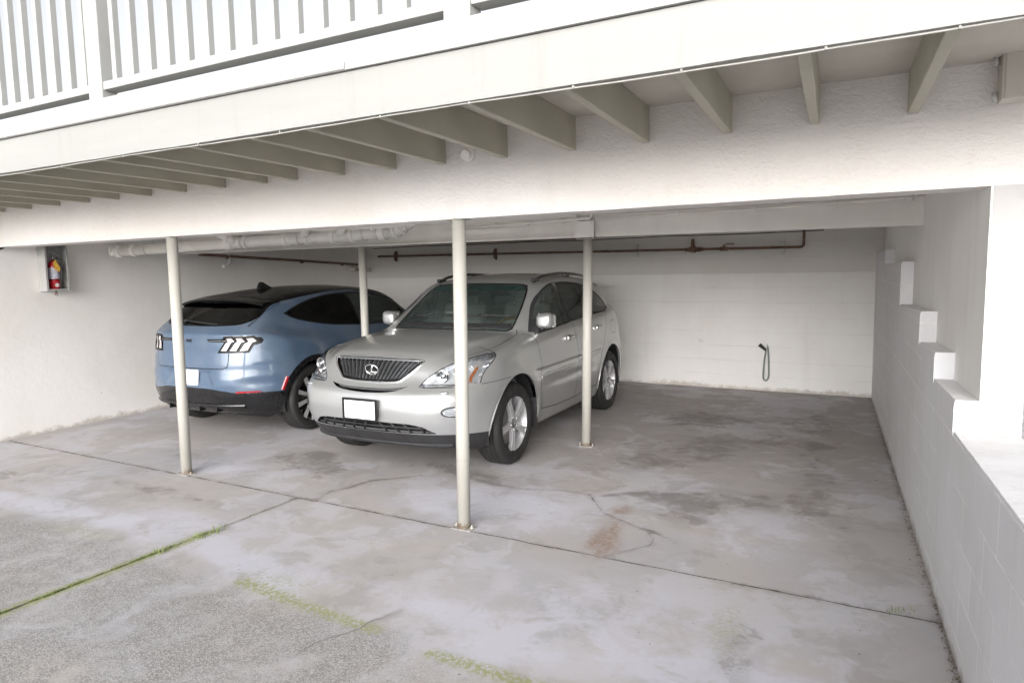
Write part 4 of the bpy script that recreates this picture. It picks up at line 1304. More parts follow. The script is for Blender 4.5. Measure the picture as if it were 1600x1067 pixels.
    def rim(s, region, name, mat, parent, depth, side=None, off=0.0):
        m = np.isin(s.reg, [s.names.index(r_) for r_ in ([region] if isinstance(region, str) else region)])
        if side is not None: m &= (s.cen()[:, 1] * side > 0)
        T = s.T[m]
        E = np.vstack([T[:, [0, 1]], T[:, [1, 2]], T[:, [2, 0]]])
        key = np.sort(E, 1); _, idx, cnt = np.unique(key, axis=0, return_index=True, return_counts=True)
        E = E[idx[cnt == 1]]
        u, inv = np.unique(E, return_inverse=True); inv = inv.reshape(-1, 2); n = len(u)
        V = np.vstack([s.V[u] + s.N[u] * off, s.V[u] - s.N[u] * depth])
        return from_arrays(name, V, [(a_, b_, b_ + n, a_ + n) for a_, b_ in inv], mat, parent, smooth=False)
    # -------- points on the surface
    def onto(s, view, pts, side=1, lo=None, hi=None, frm=None):
        """solve the third coordinate, marching from outside"""
        P = np.array(pts, float)
        if view == 'side':
            t0, t1 = 1.15 * side, 0.0
            mk = lambda t: (P[:, 0], t, P[:, 1])
        elif view == 'front':      # from the s<0 end unless side=-1
            t0, t1 = (s.ends[0] - .1, 1.0) if side > 0 else (s.ends[1] + .1, 1.0)
            mk = lambda t: (t, P[:, 0], P[:, 1])
        else:
            t0, t1 = 2.0, 0.2
            mk = lambda t: (P[:, 0], P[:, 1], t)
        if frm is not None: t0, t1 = frm
        ts = np.linspace(t0, t1, 420)
        best = np.full(len(P), np.nan); prev = None
        a_ = np.full(len(P), t0); b2 = np.full(len(P), t1); found = np.zeros(len(P), bool)
        for i, t in enumerate(ts):
            f = s.F(*mk(np.full(len(P), t)))
            hit = (f < 0) & ~found
            a_[hit] = ts[max(0, i - 1)]; b2[hit] = t; found |= hit
        for _ in range(22):
            m = (a_ + b2) / 2; f = s.F(*mk(m))
            a_ = np.where(f < 0, a_, m); b2 = np.where(f < 0, m, b2)
        R = np.stack(mk((a_ + b2) / 2), 1)
        G = s.grad(R); N = G / (np.linalg.norm(G, axis=1)[:, None] + 1e-9)
        return R[found], N[found]

def ribbon(pts, nrm, w, h, closed=False, profile=None, up=0.0):
    """raised moulding following surface points: rounded profile of width w (across) and height h (along the normal)"""
    P = np.asarray(pts); N = np.asarray(nrm); n = len(P)
    if closed: T = np.roll(P, -1, 0) - np.roll(P, 1, 0)
    else: T = np.gradient(P, axis=0)
    T /= np.linalg.norm(T, axis=1)[:, None] + 1e-9
    S = np.cross(N, T); S /= np.linalg.norm(S, axis=1)[:, None] + 1e-9
    pr = profile or [(-.5, -.25), (-.5, .45), (-.36, .85), (-.12, 1.0), (.12, 1.0), (.36, .85), (.5, .45), (.5, -.25)]
    rings = [P + S * (a * w) + N * (c * h + up) for a, c in pr]
    V = np.stack(rings, 1).reshape(-1, 3); m = len(pr)
    Fc = []
    for i in range(n if closed else n - 1):
        for k in range(m):
            l = (k + 1) % m; j = (i + 1) % n
            Fc.append((i * m + k, i * m + l, j * m + l, j * m + k))
    if not closed:
        Fc.append(tuple(range(m))[::-1]); Fc.append(tuple((n - 1) * m + k for k in range(m)))
    return V, Fc
def make_ribbon(name, pts, nrm, w, h, mat, parent, closed=False, up=0.0, profile=None):
    V, Fc = ribbon(pts, nrm, w, h, closed, profile, up)
    bm = bmesh.new()
    vs = [bm.verts.new(v) for v in V]
    for f in Fc:
        try: bm.faces.new([vs[i] for i in f])
        except ValueError: pass
    bmesh.ops.recalc_face_normals(bm, faces=bm.faces)
    me = bpy.data.meshes.new(name); bm.to_mesh(me); bm.free()
    me.polygons.foreach_set('use_smooth', [True] * len(me.polygons)); me.set_sharp_from_angle(angle=math.radians(40))
    return link(name, me, mat, parent)
def make_wall(name, P, D0, D1, mat, parent, closed=True):
    """band between outline moved by D0 and by D1 (return edge of an opening)"""
    P = np.asarray(P); n = len(P)
    V = np.vstack([P + D0, P + D1])
    Fc = [(i, (i + 1) % n, n + (i + 1) % n, n + i) for i in range(n if closed else n - 1)]
    return from_arrays(name, V, Fc, mat, parent)

# ---- wheel (built at origin, axle along Y, outer face toward -Y)
def wheel(parent, loc, outer, R, rimR, width, style, label=None, spin=0.0):
    """outer = +1 when the outer face points to +Y of the car"""
    t = empty('wheel', loc, 0); t.parent = parent
    t.rotation_euler = (0, spin, 0) if outer < 0 else (0, spin, PI)
    w2 = width / 2
    prof = [(rimR - .006, -w2 + .014), (rimR + .004, -w2 + .004), (rimR + .018, -w2 - .002), (rimR + (R - rimR) * .35, -w2 - .006), (rimR + (R - rimR) * .62, -w2 - .003), (rimR + (R - rimR) * .80, -w2 + .004), (R - .016, -w2 + .012), (R - .006, -w2 + .024)]
    tr = []
    gro = [-.33, -.12, .12, .33]
    y = -w2 + .030
    pts_ = [(R - .003, -w2 + .030)]
    for gpos in gro:
        yy = gpos * (width - .04)
        pts_ += [(R, yy - .006), (R - .009, yy - .0045), (R - .009, yy + .0045), (R, yy + .006)]
    pts_ += [(R - .003, w2 - .030)]
    prof = prof + pts_ + [(r_, -h_) for r_, h_ in reversed(prof)]
    b = B(); b.lathe([(r_, -h_) for r_, h_ in prof], (0, 0, 0), (0, 1, 0), 72, close=False)
    # sipes: shallow cross cuts on the outer ribs, modelled as dark thin blocks
    n = 68
    for k in range(n):
        a = 2 * PI * k / n
        q = Matrix.Rotation(a, 3, 'Y')
        for yy, ln in ((-w2 + .043, .022), (w2 - .043, .022), (-.055 * width / .225, .012), (.055 * width / .225, .012)):
            c = q @ Vector((R - (.0022 if abs(yy) > .06 else .0006), yy, 0)); b.box(c, (.0018, ln, .0035), q, mi=1)
    b.build('tyre', [M['rubber'], M['dark_void']], t)
    # rim barrel
    o = -w2
    b = B()
    b.lathe([(rimR + .004, -(o + .004)), (rimR + .006, -(o - .002)), (rimR - .002, -(o - .004)), (rimR - .012, -(o + .006)), (rimR - .016, -(o + .03)), (rimR - .03, -(o + .06)), (rimR - .035, -(o + .16)), (rimR - .01, -(w2 - .01))], (0, 0, 0), (0, 1, 0), 64)
    rim = b.build('rim', M['alloy'] if style == 'five' else M['machined'], t)
    b = B()
    b.cyl((0, o + .085, 0), (0, o + .10, 0), rimR - .06, rimR - .06, 48)
    b.build('brake_disc', M['brake'], t)
    b = B(); b.cyl((0, o + .125, 0), (0, o + .165, 0), rimR - .02, rimR - .02, 48); b.build('backing', M['dark_void'], t)
    if style == 'five':
        # five broad twin-ridged spokes
        b = B()
        for k in range(5):
            q = Matrix.Rotation(2 * PI * k / 5 + .31, 3, 'Y')
            def pt_(rad, half, y): return [q @ Vector((rad, y, -half)), q @ Vector((rad, y, half))]
            secs = [(.045, .036, .020), (.085, .030, .015), (.13, .027, .012), (.175, .029, .010), (rimR - .022, .040, .012), (rimR - .008, .052, .010)]
            rings = []
            for rad, half, dy in secs:
                y = o + dy
                loc_ = [(-half, y + .030), (-half, y + .004), (-half * .72, y - .002), (-half * .25, y + .004), (half * .25, y + .004), (half * .72, y - .002), (half, y + .004), (half, y + .030)]
                rings.append([b.bm.verts.new(q @ Vector((rad, yy, zz))) for zz, yy in loc_])
            for r0, r1 in zip(rings[:-1], rings[1:]):
                for i in range(8):
                    j = (i + 1) % 8
                    f = b.bm.faces.new((r0[i], r0[j], r1[j], r1[i])); f.smooth = True
        b.build('spokes', M['alloy'], rim, autosmooth=42)
        b = B()
        b.lathe([(.001, -(o + .014)), (.026, -(o + .014)), (.030, -(o + .017)), (.034, -(o + .021)), (.062, -(o + .023)), (.076, -(o + .03)), (.078, -(o + .06))], (0, 0, 0), (0, 1, 0), 40)
        b.build('hub', M['alloy'], rim)
        b = B(); 
        for k in range(5):
            a = 2 * PI * k / 5 + .31 + PI / 5
            b.cyl((.057 * math.cos(a), o + .024, .057 * math.sin(a)), (.057 * math.cos(a), o + .012, .057 * math.sin(a)), .009, .008, 6)
        b.build('lug_nuts', M['chrome'], rim)
        b = B(); b.tube([(.017 * math.cos(a), o + .012, .013 * math.sin(a)) for a in np.linspace(0, 2 * PI, 20)[:-1]], .002, 6, closed=True)
        b.tube([(.003, o + .012, .009), (-.006, o + .012, -.004), (.008, o + .012, -.005)], .002, 6)
        b.build('centre_cap_emblem', M['chrome'], rim)
    else:
        # five Y spokes, machined faces over gloss black
        bk = B(); mc = B()
        for k in range(5):
            q = Matrix.Rotation(2 * PI * k / 5 + .55, 3, 'Y')
            for sg in (-1, 1):
                def V_(rad, tz, y): return q @ Vector((rad, y, sg * tz))
                quad = [(.045, .004, .020), (.045, .034, .020), (rimR - .016, .098, .008), (rimR - .010, .046, .008)]
                mc.prism([V_(a, c, o + d) for a, c, d in quad], (0, .008, 0))
                quad2 = [(.045, -.002, .030), (.045, .042, .030), (rimR - .014, .112, .018), (rimR - .008, .038, .018)]
                bk.prism([V_(a, c, o + d) for a, c, d in quad2], (0, .03, 0))
            # slim blade in between
            q2 = Matrix.Rotation(2 * PI * k / 5 + .55 + PI / 5, 3, 'Y')
            quad = [(.05, -.006, .030), (.05, .006, .030), (rimR - .012, .010, .024), (rimR - .012, -.010, .024)]
            bk.prism([q2 @ Vector((a, o + d + .011, c * 1.35)) for a, c, d in quad], (0, .03, 0))
        bk.build('spoke_backs', M['gloss_black'], rim); mc.build('spokes', M['machined'], rim)
        b = B(); b.lathe([(.001, -(o + .012)), (.024, -(o + .012)), (.030, -(o + .018)), (.055, -(o + .018)), (.060, -(o + .05))], (0, 0, 0), (0, 1, 0), 40); b.build('hub', M['gloss_black'], rim)
        b = B()
        for k in range(5):
            a = 2 * PI * k / 5 + .55
            b.cyl((.043 * math.cos(a), o + .018, .043 * math.sin(a)), (.043 * math.cos(a), o + .006, .043 * math.sin(a)), .009, .008, 6)
        b.build('lug_nuts', M['chrome'], rim)
    return t

def plate(parent, P, N, w, h, frame_mat, name='number_plate', border=.012):
    """blank plate with frame; P centre, N outward (horizontal)"""
    n = Vector(N).normalized(); x = Vector((0, 0, 1)).cross(n).normalized(); z = n.cross(x)
    rot = Matrix((x, n, z)).transposed()
    b = B(); b.box(Vector(P) + n * .008, (w, .003, h), rot, bevel=.001, seg=1)
    pl = b.build(name, M['plate_white'], parent)
    b = B(); o_ = Vector(P) + n * .007
    for dx, dz, sx, sz in ((0, h / 2 + border / 2, w + 2 * border, border), (0, -h / 2 - border / 2, w + 2 * border, border), (w / 2 + border / 2, 0, border, h), (-w / 2 - border / 2, 0, border, h)):
        b.box(o_ + x * dx + z * dz, (sx, .020, sz), rot, bevel=.003)
    b.build('plate_frame', frame_mat, pl)
    return pl
# ================================================================== SILVER SUV (front faces the camera); local x = rearward, front axle at 0
def build_suv():
    WB = 2.56
    hoodz = curve([(-1.0, .945), (-.80, .985), (-.66, 1.035), (-.45, 1.085), (-.15, 1.125), (.15, 1.145), (.45, 1.155), (.9, 1.16), (1.4, 1.185), (2.2, 1.225), (3.0, 1.26), (3.6, 1.26)], .05)
    sfront = curve([(.20, -.70), (.30, -.80), (.40, -.88), (.50, -.935), (.60, -.955), (.70, -.945), (.76, -.915), (.80, -.850), (.88, -.800), (.97, -.765), (1.08, -.69), (1.3, -.5)], .022)
    srear = curve([(.25, 3.28), (.35, 3.40), (.5, 3.46), (.7, 3.47), (.78, 3.45), (.84, 3.40), (1.0, 3.37), (1.2, 3.31), (1.5, 3.2)], .03)
    wz = curve([(.15, .79), (.25, .845), (.33, .875), (.45, .895), (.6, .912), (.70, .918), (.80, .915), (.95, .905), (1.05, .893), (1.15, .868), (1.3, .80)], .03)
    wplan = curve([(-1.0, -.075), (-.6, -.035), (-.3, -.012), (0, -.004), (.5, 0), (1.4, .002), (2.2, .0), (2.6, -.008), (3.0, -.035), (3.4, -.08)], .08)
    roofz = curve([(.6, 1.50), (.9, 1.575), (1.15, 1.625), (1.5, 1.662), (1.85, 1.675), (2.2, 1.665), (2.6, 1.635), (2.95, 1.58), (3.2, 1.53)], .08)
    cabw = curve([(1.05, .872), (1.13, .852), (1.25, .810), (1.4, .752), (1.5, .712), (1.6, .665), (1.7, .61)], .04)
    cabplan = curve([(0, -.03), (.5, -.005), (1.2, 0), (2.0, -.003), (2.5, -.03), (3.0, -.085), (3.4, -.14)], .08)
    def bump_arch(s_, z, s0, r0):
        d = np.sqrt((s_ - s0) ** 2 + (z - .37) ** 2)
        return np.exp(-((d - r0) / .075) ** 2) * np.where(z > .2, 1, 0)
    def F(s_, y, z):
        a = np.abs(y)
        W = wz(z) + wplan(s_) + .016 * bump_arch(s_, z, 0, .465) + .016 * bump_arch(s_, z, WB, .465)
        # shallow body-side sculpting: crease under the door handles, hollow above the sill
        W = W - .010 * np.exp(-((z - .62) / .05) ** 2) * np.exp(-((s_ - 1.28) / .75) ** 4)
        dside = a - W
        cf = .42 * (a / .93) ** 5.2 + .030 * (a / .5) ** 2
        dfront = (sfront(z) + cf - s_) * .85
        cr = .34 * (a / .93) ** 3.6 + .02 * (a / .5) ** 2
        drear = (s_ - (srear(z) - cr)) * .9
        # hood: raised centre panel with shoulders
        crown = .055 * (a / .8) ** 2 + .034 / (1 + np.exp(-(a - .50 - .14 * np.clip((s_ + .8), 0, 1.2)) / .016)) * np.clip((.35 - s_) / .5, 0, 1)
        dtop = z - (hoodz(s_) - crown * np.clip((1.2 - s_) / .8, 0.15, 1))
        dbot = .225 + .06 * np.clip((-.45 - s_) / .3, 0, 1) + .05 * np.clip((s_ - 3.0) / .3, 0, 1) - z
        lower = smax(dside, dtop * .96, .085)
        lower = smax(lower, dfront, .10)
        lower = smax(lower, drear, .09)
        lower = smax(lower, dbot, .05)
        # cabin
        sw = .265 + .205 * (a / .72) ** 2.1 + (z - 1.13) * 1.62
        dws = (sw - s_) * .53
        droof = z - (roofz(s_) - .055 * (a / .62) ** 2.2)
        dcs = (a - (cabw(z) + cabplan(s_))) * .91
        sb = 3.27 - np.maximum(z - 1.15, -.02) * .62 - .10 * (a / .7) ** 2.4
        dback = (s_ - sb) * .85
        cab = smax(dws, droof, .05)
        cab = smax(cab, dback, .07)
        cab = smax(cab, dcs, .055)
        cab = np.maximum(cab, .8 - z)
        return smin(lower, cab, .03)
    cb = CarBody(F, (-1.06, -1.04, .12), (3.58, 1.04, 1.80), .023)
    cb.ends = (-1.0, 3.5)
    root = empty('silver_suv', (0, 0, 0), 0, 'silver SUV parked nose out behind the front post', 'car')
    # ---------------- regions
    isf = lambda C: C[:, 0] < 0.3
    # underside
    cb.set('under', (cb.cen()[:, 2] < .27) & (np.abs(cb.N[cb.T[:, 0]][:, 2]) > .7))
    # wheel arches
    def circ(cx, cz, r_, a0=0, a1=2 * PI, n=64): return [(cx + r_ * math.cos(a0 + (a1 - a0) * k / n), cz + r_ * math.sin(a0 + (a1 - a0) * k / n)) for k in range(n + (0 if a1 - a0 > 6.2 else 1))]
    outer = lambda C: np.abs(C[:, 1]) > .52
    AR = .443
    def archpoly(cx): return circ(cx, .37, AR, -.12, PI + .12) + [(cx - AR, -.1), (cx + AR, -.1)]
    for cx in (0, WB): cb.region('hole', 'side', archpoly(cx), cond=outer)
    # lower black band (front chin, sills)
    chin = [(-1.2, .1), (-1.2, .415), (-.86, .410), (-.62, .40), (-.38, .385), (-.38, .1)]
    cb.region('chin', 'side', chin, cond=lambda C: C[:, 0] < -.3, only=['body', 'under'])
    cb.region('sill', 'side', [(.3, .1), (.3, .30), (2.2, .30), (2.2, .1)], cond=outer, only=['body', 'under'])
    cb.region('rear_skirt', 'side', [(2.9, .1), (2.9, .36), (3.6, .40), (3.6, .1)], only=['body', 'under'])
    # lower intake
    intake = rounded([(-.50, .505), (-.56, .49), (-.44, .405), (.44, .405), (.56, .49), (.50, .505), (0, .515)], .02, 3)
    intake = rounded([(0, .505), (.40, .50), (.50, .482), (.60, .417), (0, .412)], [.0, .03, .03, .02, 0], 3)
    cb.region('intake', 'front', intake, cond=lambda C: C[:, 0] < -.5)
    # slot between hood lip and bumper
    slot = spline([(0, .770), (.18, .772), (.31, .782), (.375, .794)], 5)[:-1] + spline([(.375, .794), (.30, .762), (.18, .742), (0, .734)], 5)
    cb.region('slot', 'front', slot, cond=lambda C: C[:, 0] < -.5)
    # grille
    grT = spline([(0, 1.0), (.22, .997), (.385, .985), (.432, .978)], 6)
    grB = spline([(.432, .978), (.422, .955), (.365, .895), (.300, .838)], 5)
    grL = spline([(.300, .838), (.268, .822), (.15, .812), (0, .809)], 5)
    grille = grT[:-1] + grB[:-1] + grL
    cb.region('grille', 'front', grille, cond=lambda C: C[:, 0] < -.5)
    # headlamps : front outline closed far outside, rear edge by side view
    hl = spline([(.462, .792), (.480, .830), (.530, .880), (.60, .935), (.69, .982), (.78, 1.012), (.845, 1.030), (.93, 1.045)], 6)
    hl = hl + [(1.05, 1.05), (1.05, .80)] + spline([(.93, .812), (.82, .803), (.70, .797), (.56, .790), (.462, .792)], 4)[:-1]
    hside = [(-1.2, .70), (-1.2, 1.15), (-.20, 1.15), (-.205, 1.045), (-.30, .99), (-.40, .93), (-.475, .87), (-.525, .80), (-.53, .70)]
    cb.cut('side', hside, cond=lambda C: (np.abs(C[:, 1]) > .4) & (C[:, 0] < 0))
    def hcond(C): return (C[:, 0] < 0) & pinpoly(C[:, [0, 2]], hside)
    cb.region('headlamp', 'front', hl, cond=hcond)
    # seam around lamp
    # fog lamps
    fog = [(.725 + .070 * math.cos(a), .598 + .038 * math.sin(a)) for a in np.linspace(0, 2 * PI, 33)[:-1]]
    cb.region('fog', 'front', fog, cond=lambda C: C[:, 0] < -.4)
    # windshield : side limits in front view, top / bottom by side view
    wsF = spline([(0, 1.150), (.3, 1.146), (.55, 1.135), (.610, 1.132), (.645, 1.150)], 6)[:-1] + spline([(.645, 1.150), (.640, 1.20), (.617, 1.32), (.585, 1.44), (.552, 1.525)], 6)[:-1] + spline([(.545, 1.525), (.52, 1.552), (.4, 1.570), (0, 1.580)], 6)
    fw = lambda C: (C[:, 0] < 1.35) & (C[:, 0] > .2)
    wso = wsF
    wsi = [(p[0] * .972, 1.34 + (p[1] - 1.34) * .955) if p[0] > 0 else (0, 1.34 + (p[1] - 1.34) * .955) for p in wsF]
    cb.region('ws_black', 'front', wso, cond=fw)
    cb.region('windshield', 'front', wsi, cond=fw)
    cb.cut('front', [(0, 1.505), (.8, 1.505)], closed=False, cond=fw)
    C = cb.cen()
    cb.set('shade_band', (C[:, 2] > 1.505), only=['windshield'])
    # cowl (black strip ahead of windshield)
    # side windows outline
    ww = lambda C: (np.abs(C[:, 1]) > .45) & (C[:, 2] > 1.0)
    dlo = spline([(.50, 1.125), (.63, 1.225), (.82, 1.365), (.99, 1.470), (1.14, 1.535), (1.34, 1.568), (1.7, 1.575), (2.1, 1.545), (2.45, 1.475), (2.72, 1.375), (2.86, 1.290)], 5)[:-1] + rounded([(2.86, 1.290), (2.83, 1.235), (2.6, 1.205)], [0, .05, 0], 4)[0:-1] + spline([(2.6, 1.205), (2.0, 1.188), (1.4, 1.165), (.95, 1.137), (.61, 1.112), (.50, 1.125)], 5)[:-1]
    cb.region('window_trim', 'side', dlo, cond=ww)
    inn = offset_poly(dlo, -.011)
    cb.cut('side', inn, cond=ww)
    C = cb.cen(); inside = pinpoly(C[:, [0, 2]], inn) & ww(C) & np.isin(cb.reg, [cb.names.index('window_trim')])
    # pillars between the windows
    def between(x0b, x0t, x1b, x1t):
        pl = [(x0b, 1.05), (x0t, 1.62), (x1t, 1.62), (x1b, 1.05)]
        cb.cut('side', pl, cond=ww)
        return pl
    pf = between(.76, .52, 1.365, 1.33)
    pr = between(1.455, 1.40, 2.12, 2.02)
    pq = between(2.20, 2.10, 3.2, 3.2)
    C = cb.cen(); inside = pinpoly(C[:, [0, 2]], inn) & ww(C) & (cb.reg == cb.names.index('window_trim'))
    for nm, pl in (('win_front', pf), ('win_rear', pr), ('win_quarter', pq)):
        cb.set(nm, inside & pinpoly(C[:, [0, 2]], pl))
    # rear glass
    rg = [(0, 1.19), (.55, 1.20), (.62, 1.24), (.50, 1.50), (0, 1.52)]
    cb.region('rear_glass', 'front', rg, cond=lambda C: C[:, 0] > 2.9)
    # hood outline seam
    hs = spline([(-.715, .435), (-.60, .60), (-.42, .70), (-.1, .755), (.2, .745), (.40, .715), (.47, .68)], 6)
    sm = lambda C: (C[:, 2] > .8)
    bodyonly = ['body']
    hood_poly = [(-1.2, 0), (-1.2, .30)] + [(-.80, .40)] + hs + [(.40, .5), (.30, 0)]
    # top-view polygon for the hood panel
    frontlip = lambda C: (C[:, 2] > .80) & (C[:, 0] < .5)
    hs_seam = [q for q in hs if q[0] > -.60]
    hp = [(-1.3, -.001), (-1.3, .430), (-.715, .430)] + hs[1:] + [(.47, -.001)]
    cb.cut('front', [(0, .790), (.43, .797), (.47, .80)], closed=False, cond=lambda C: C[:, 0] < -.5)
    cb.region('hood', 'top', hp, cond=lambda C: (C[:, 2] > .79) & (C[:, 0] < .6) & ((C[:, 0] > -.83) | (C[:, 2] > .80)), only=['body'], mirror=True)
    cb.seam('top', hs_seam, .007, cond=lambda C: (C[:, 2] > .98) & (C[:, 0] < .6), only=['body', 'hood'])
    bl = [(.465, .789), (.6, .786), (.70, .786)]
    cb.seam('front', bl, .006, cond=lambda C: C[:, 0] < -.45, only=['body', 'hood'])
    cb.seam('side', [(-.52, .793), (-.40, .795), (-.28, .80), (-.13, .803)], .004, cond=lambda C: np.abs(C[:, 1]) > .7, only=bodyonly)
    C = cb.cen()
    # front bumper = everything ahead below that line
    cb.cut('front', [(-1.1, .79), (1.1, .79)], closed=False, cond=lambda C: C[:, 0] < -.45)
    C = cb.cen(); cb.set('bumper', (C[:, 2] < .79) & (C[:, 0] < -.28) & ~((np.abs(C[:, 1]) > .8) & (C[:, 0] > -.3)), only=['body'])
    # doors
    dcond = lambda C: np.abs(C[:, 1]) > .55
    fl = spline([(.44, 1.115), (.455, 1.05), (.475, .90), (.482, .75), (.482, .55), (.49, .46), (.53, .40)], 6)
    rl_ = spline([(1.39, 1.17), (1.42, 1.0), (1.43, .7), (1.42, .45), (1.40, .36)], 6)
    rr_ = spline([(2.53, 1.20), (2.46, 1.08), (2.30, .88), (2.16, .72), (2.09, .55), (2.05, .40)], 6)
    sill_l = [(.53, .395), (.9, .362), (1.4, .358), (2.05, .385)]
    fd = fl + [(.9, .358), (1.40, .355)] + rl_[::-1] + [(1.36, 1.60), (1.0, 1.60), (.6, 1.36)]
    cb.region('front_door', 'side', fl + [(.9, .358), (1.40, .355)] + rl_[::-1] + [(1.39, 1.62), (.95, 1.545), (.55, 1.21)], cond=dcond, only=bodyonly)
    cb.region('rear_door', 'side', [(1.39, 1.62)] + rl_ + [(2.05, .38)] + rr_[::-1] + [(2.62, 1.36), (2.2, 1.56)], cond=dcond, only=bodyonly)
    # roof strips above the door belong to the body again
    C = cb.cen()
    up_ = (C[:, 2] > 1.16) & np.isin(cb.reg, [cb.names.index('front_door'), cb.names.index('rear_door')])
    cb.set('body', up_)
    for ln in (fl, rl_, rr_, sill_l): cb.seam('side', ln, .008, cond=dcond, only=['body', 'front_door', 'rear_door'])
    # fuel flap on right rear? (left side door side) small square seam
    ff = rounded([(2.62, .93), (2.80, .93), (2.80, 1.08), (2.62, 1.08)], .03, 4)
    cb.seam('side', ff + [ff[0]], .006, cond=lambda C: C[:, 1] < -.5, only=bodyonly)
    # tail lamps
    tl = [(3.02, .98), (3.05, 1.17), (3.5, 1.17), (3.5, .98)]
    cb.region('tail_lamp', 'side', tl, cond=lambda C: np.abs(C[:, 1]) > .5, only=bodyonly)
    for hx, hz in ((1.235, 1.010), (2.12, 1.045)):
        cb.region('cup', 'side', [(hx + .045 * math.cos(a_), hz + .030 * math.sin(a_)) for a_ in np.linspace(0, 2 * PI, 21)[:-1]], cond=dcond, only=['front_door', 'rear_door', 'body'])
    # ---------------- objects
    P = M['silver']
    body = cb.make('body', 'body', P, root)
    cb.make('hood', 'hood', P, root)
    fb = cb.make('bumper', 'front_bumper', P, root)
    cb.make('chin', 'lower_valance', M['black_plastic'], root)
    cb.make(['under'], 'underbody', M['dark_void'], root)
    for sd in (1, -1): cb.make('sill', 'sill_cladding', P, root, side=sd)
    cb.make('rear_skirt', 'rear_valance', M['black_plastic'], root)
    cb.make('seam', 'panel_gap', M['dark_void'], body, off=-.007)
    # whole shell again a little inside, dark: closes everything behind gaps and lines the cabin
    C = cb.cen()
    glass = ['windshield', 'shade_band', 'win_front', 'win_rear', 'win_quarter', 'rear_glass', 'hole', 'headlamp', 'intake', 'slot', 'grille', 'fog']
    solid = [n_ for n_ in cb.names if n_ not in glass]
    cb.make(solid, 'inner_shell', M['cabin_dark'], body, off=-.028)
    cb.make('ws_black', 'windshield_border', M['gloss_black'], root, off=-.001)
    wsg = cb.make('windshield', 'windshield', M['windshield'], root, off=-.002)
    cb.make('shade_band', 'shade_band', M['shade_band'], wsg, off=-.002)
    for sd in (1, -1):
        fdr = cb.make('front_door', 'front_door', P, root, side=sd)
        rdr = cb.make('rear_door', 'rear_door', P, root, side=sd)
        cb.make('window_trim', 'window_frame', M['black_plastic'], root, side=sd, off=-.002)
        cb.make('win_front', 'side_window', M['side_glass'], root, side=sd, off=-.006)
        cb.make('win_rear', 'side_window', M['privacy_glass'], root, side=sd, off=-.006)
        cb.make('win_quarter', 'side_window', M['privacy_glass'], root, side=sd, off=-.006)
        # handles
        for dr_, hx, hz in ((fdr, 1.235, 1.010), (rdr, 2.12, 1.045)):
            cb.make('cup', 'handle_cup', P, dr_, off=-.014, side=sd, cond=lambda C, hx=hx: np.abs(C[:, 0] - hx) < .2)
            p, n = cb.onto('side', [(hx + k * .02, hz + .004 * math.sin(k * .45)) for k in range(-4, 5)], sd)
            hh = make_ribbon('door_handle', p + n * np.array([[.010 + .014 * math.cos(k / 4 * 1.3)] for k in range(-4, 5)]), n, .028, .014, P, dr_)
        # side moulding
        p, n = cb.onto('side', spline([(.50, .705), (.9, .715), (1.37, .728)], 10), sd)
        make_ribbon('side_moulding', p, n, .030, .009, P, fdr)
        p, n = cb.onto('side', spline([(1.45, .730), (1.8, .740), (2.11, .750)], 10), sd)
        make_ribbon('side_moulding', p, n, .030, .009, P, rdr)
        # chrome/black line under windows
        p, n = cb.onto('side', spline([(.52, 1.108), (.9, 1.128), (1.4, 1.158), (2.0, 1.181), (2.62, 1.200)], 10), sd)
        make_ribbon('belt_strip', p, n, .016, .006, M['gloss_black'], root)
        # arch lip
        for cx in (0, WB):
            p, n = cb.onto('side', circ(cx, .37, AR, -.10, PI + .10, 60), sd)
            inn_ = np.zeros_like(p); inn_[:, 1] = -sd * .022
            make_wall('arch_return', p, np.zeros(3), inn_ + np.zeros(3), P, body, closed=False)
            make_ribbon('arch_lip', p, n, .016, .004, P, body)
        # tail lamp
        cb.make('tail_lamp', 'tail_lamp', M['red_lens'], root, side=sd)
        # mud flap behind the front wheel
        bb = B(); bb.prism([(.430, sd * .76, .52), (.425, sd * .76, .25), (.445, sd * .76, .245), (.450, sd * .76, .52)], (0, sd * .13, 0)); bb.build('mud_flap', M['black_plastic'], root)
        # mirror
        mr = B()
        mx, my, mz = .70, sd * .872, 1.218
        mr.sphere((0, 0, 0), 1.0, seg=36)
        for v in mr.bm.verts:
            x, y, z = v.co
            def se(t, e): return math.copysign(abs(t) ** e, t)
            x, y, z = se(x, .7), se(y, .5), se(z, .55)
            if x > 0: x *= .35
            v.co = (mx + x * .08, my + y * .080, mz + z * .074 + y * sd * .006)
        mir = mr.build('wing_mirror', P, root)
        bb = B(); bb.box((mx + .028, my, mz), (.006, .165, .140), bevel=.02, seg=3); bb.build('mirror_glass', M['chrome'], mir)
        bb = B(); bb.tube([(.69, sd * .81, 1.125), (.70, sd * .83, 1.135), (.70, sd * .85, 1.145), (.70, sd * .87, 1.16)], [.034, .032, .028, .02], 12)
        bb.build('mirror_arm', M['gloss_black'], mir)
        # roof rail
        n_ = 40; rp = []
        for k in range(n_ + 1):
            s_ = 1.16 + (2.86 - 1.16) * k / n_
            e_ = min(1, math.sin(PI * min(1, max(0, k / n_))) * 3.2)
            rp.append((s_, .565 - .03 * (k / n_ - .5) ** 2 * 2 - (.045 if s_ > 2.3 else 0) * ((s_ - 2.3) / .5)))
        pp, nn = cb.onto('top', [(a, c * sd) for a, c in rp])
        lift = np.array([min(1, (min(k, n_ - k) / 4.5)) ** .7 for k in range(len(pp))])[:, None]
        pr_ = pp + np.array([[0, 0, 1]]) * (.008 + .028 * lift)
        bb = B(); bb.tube([tuple(q) for q in pr_], [.017] * len(pr_), 12); ra = bb.build('roof_rail', M['gloss_black'], root)
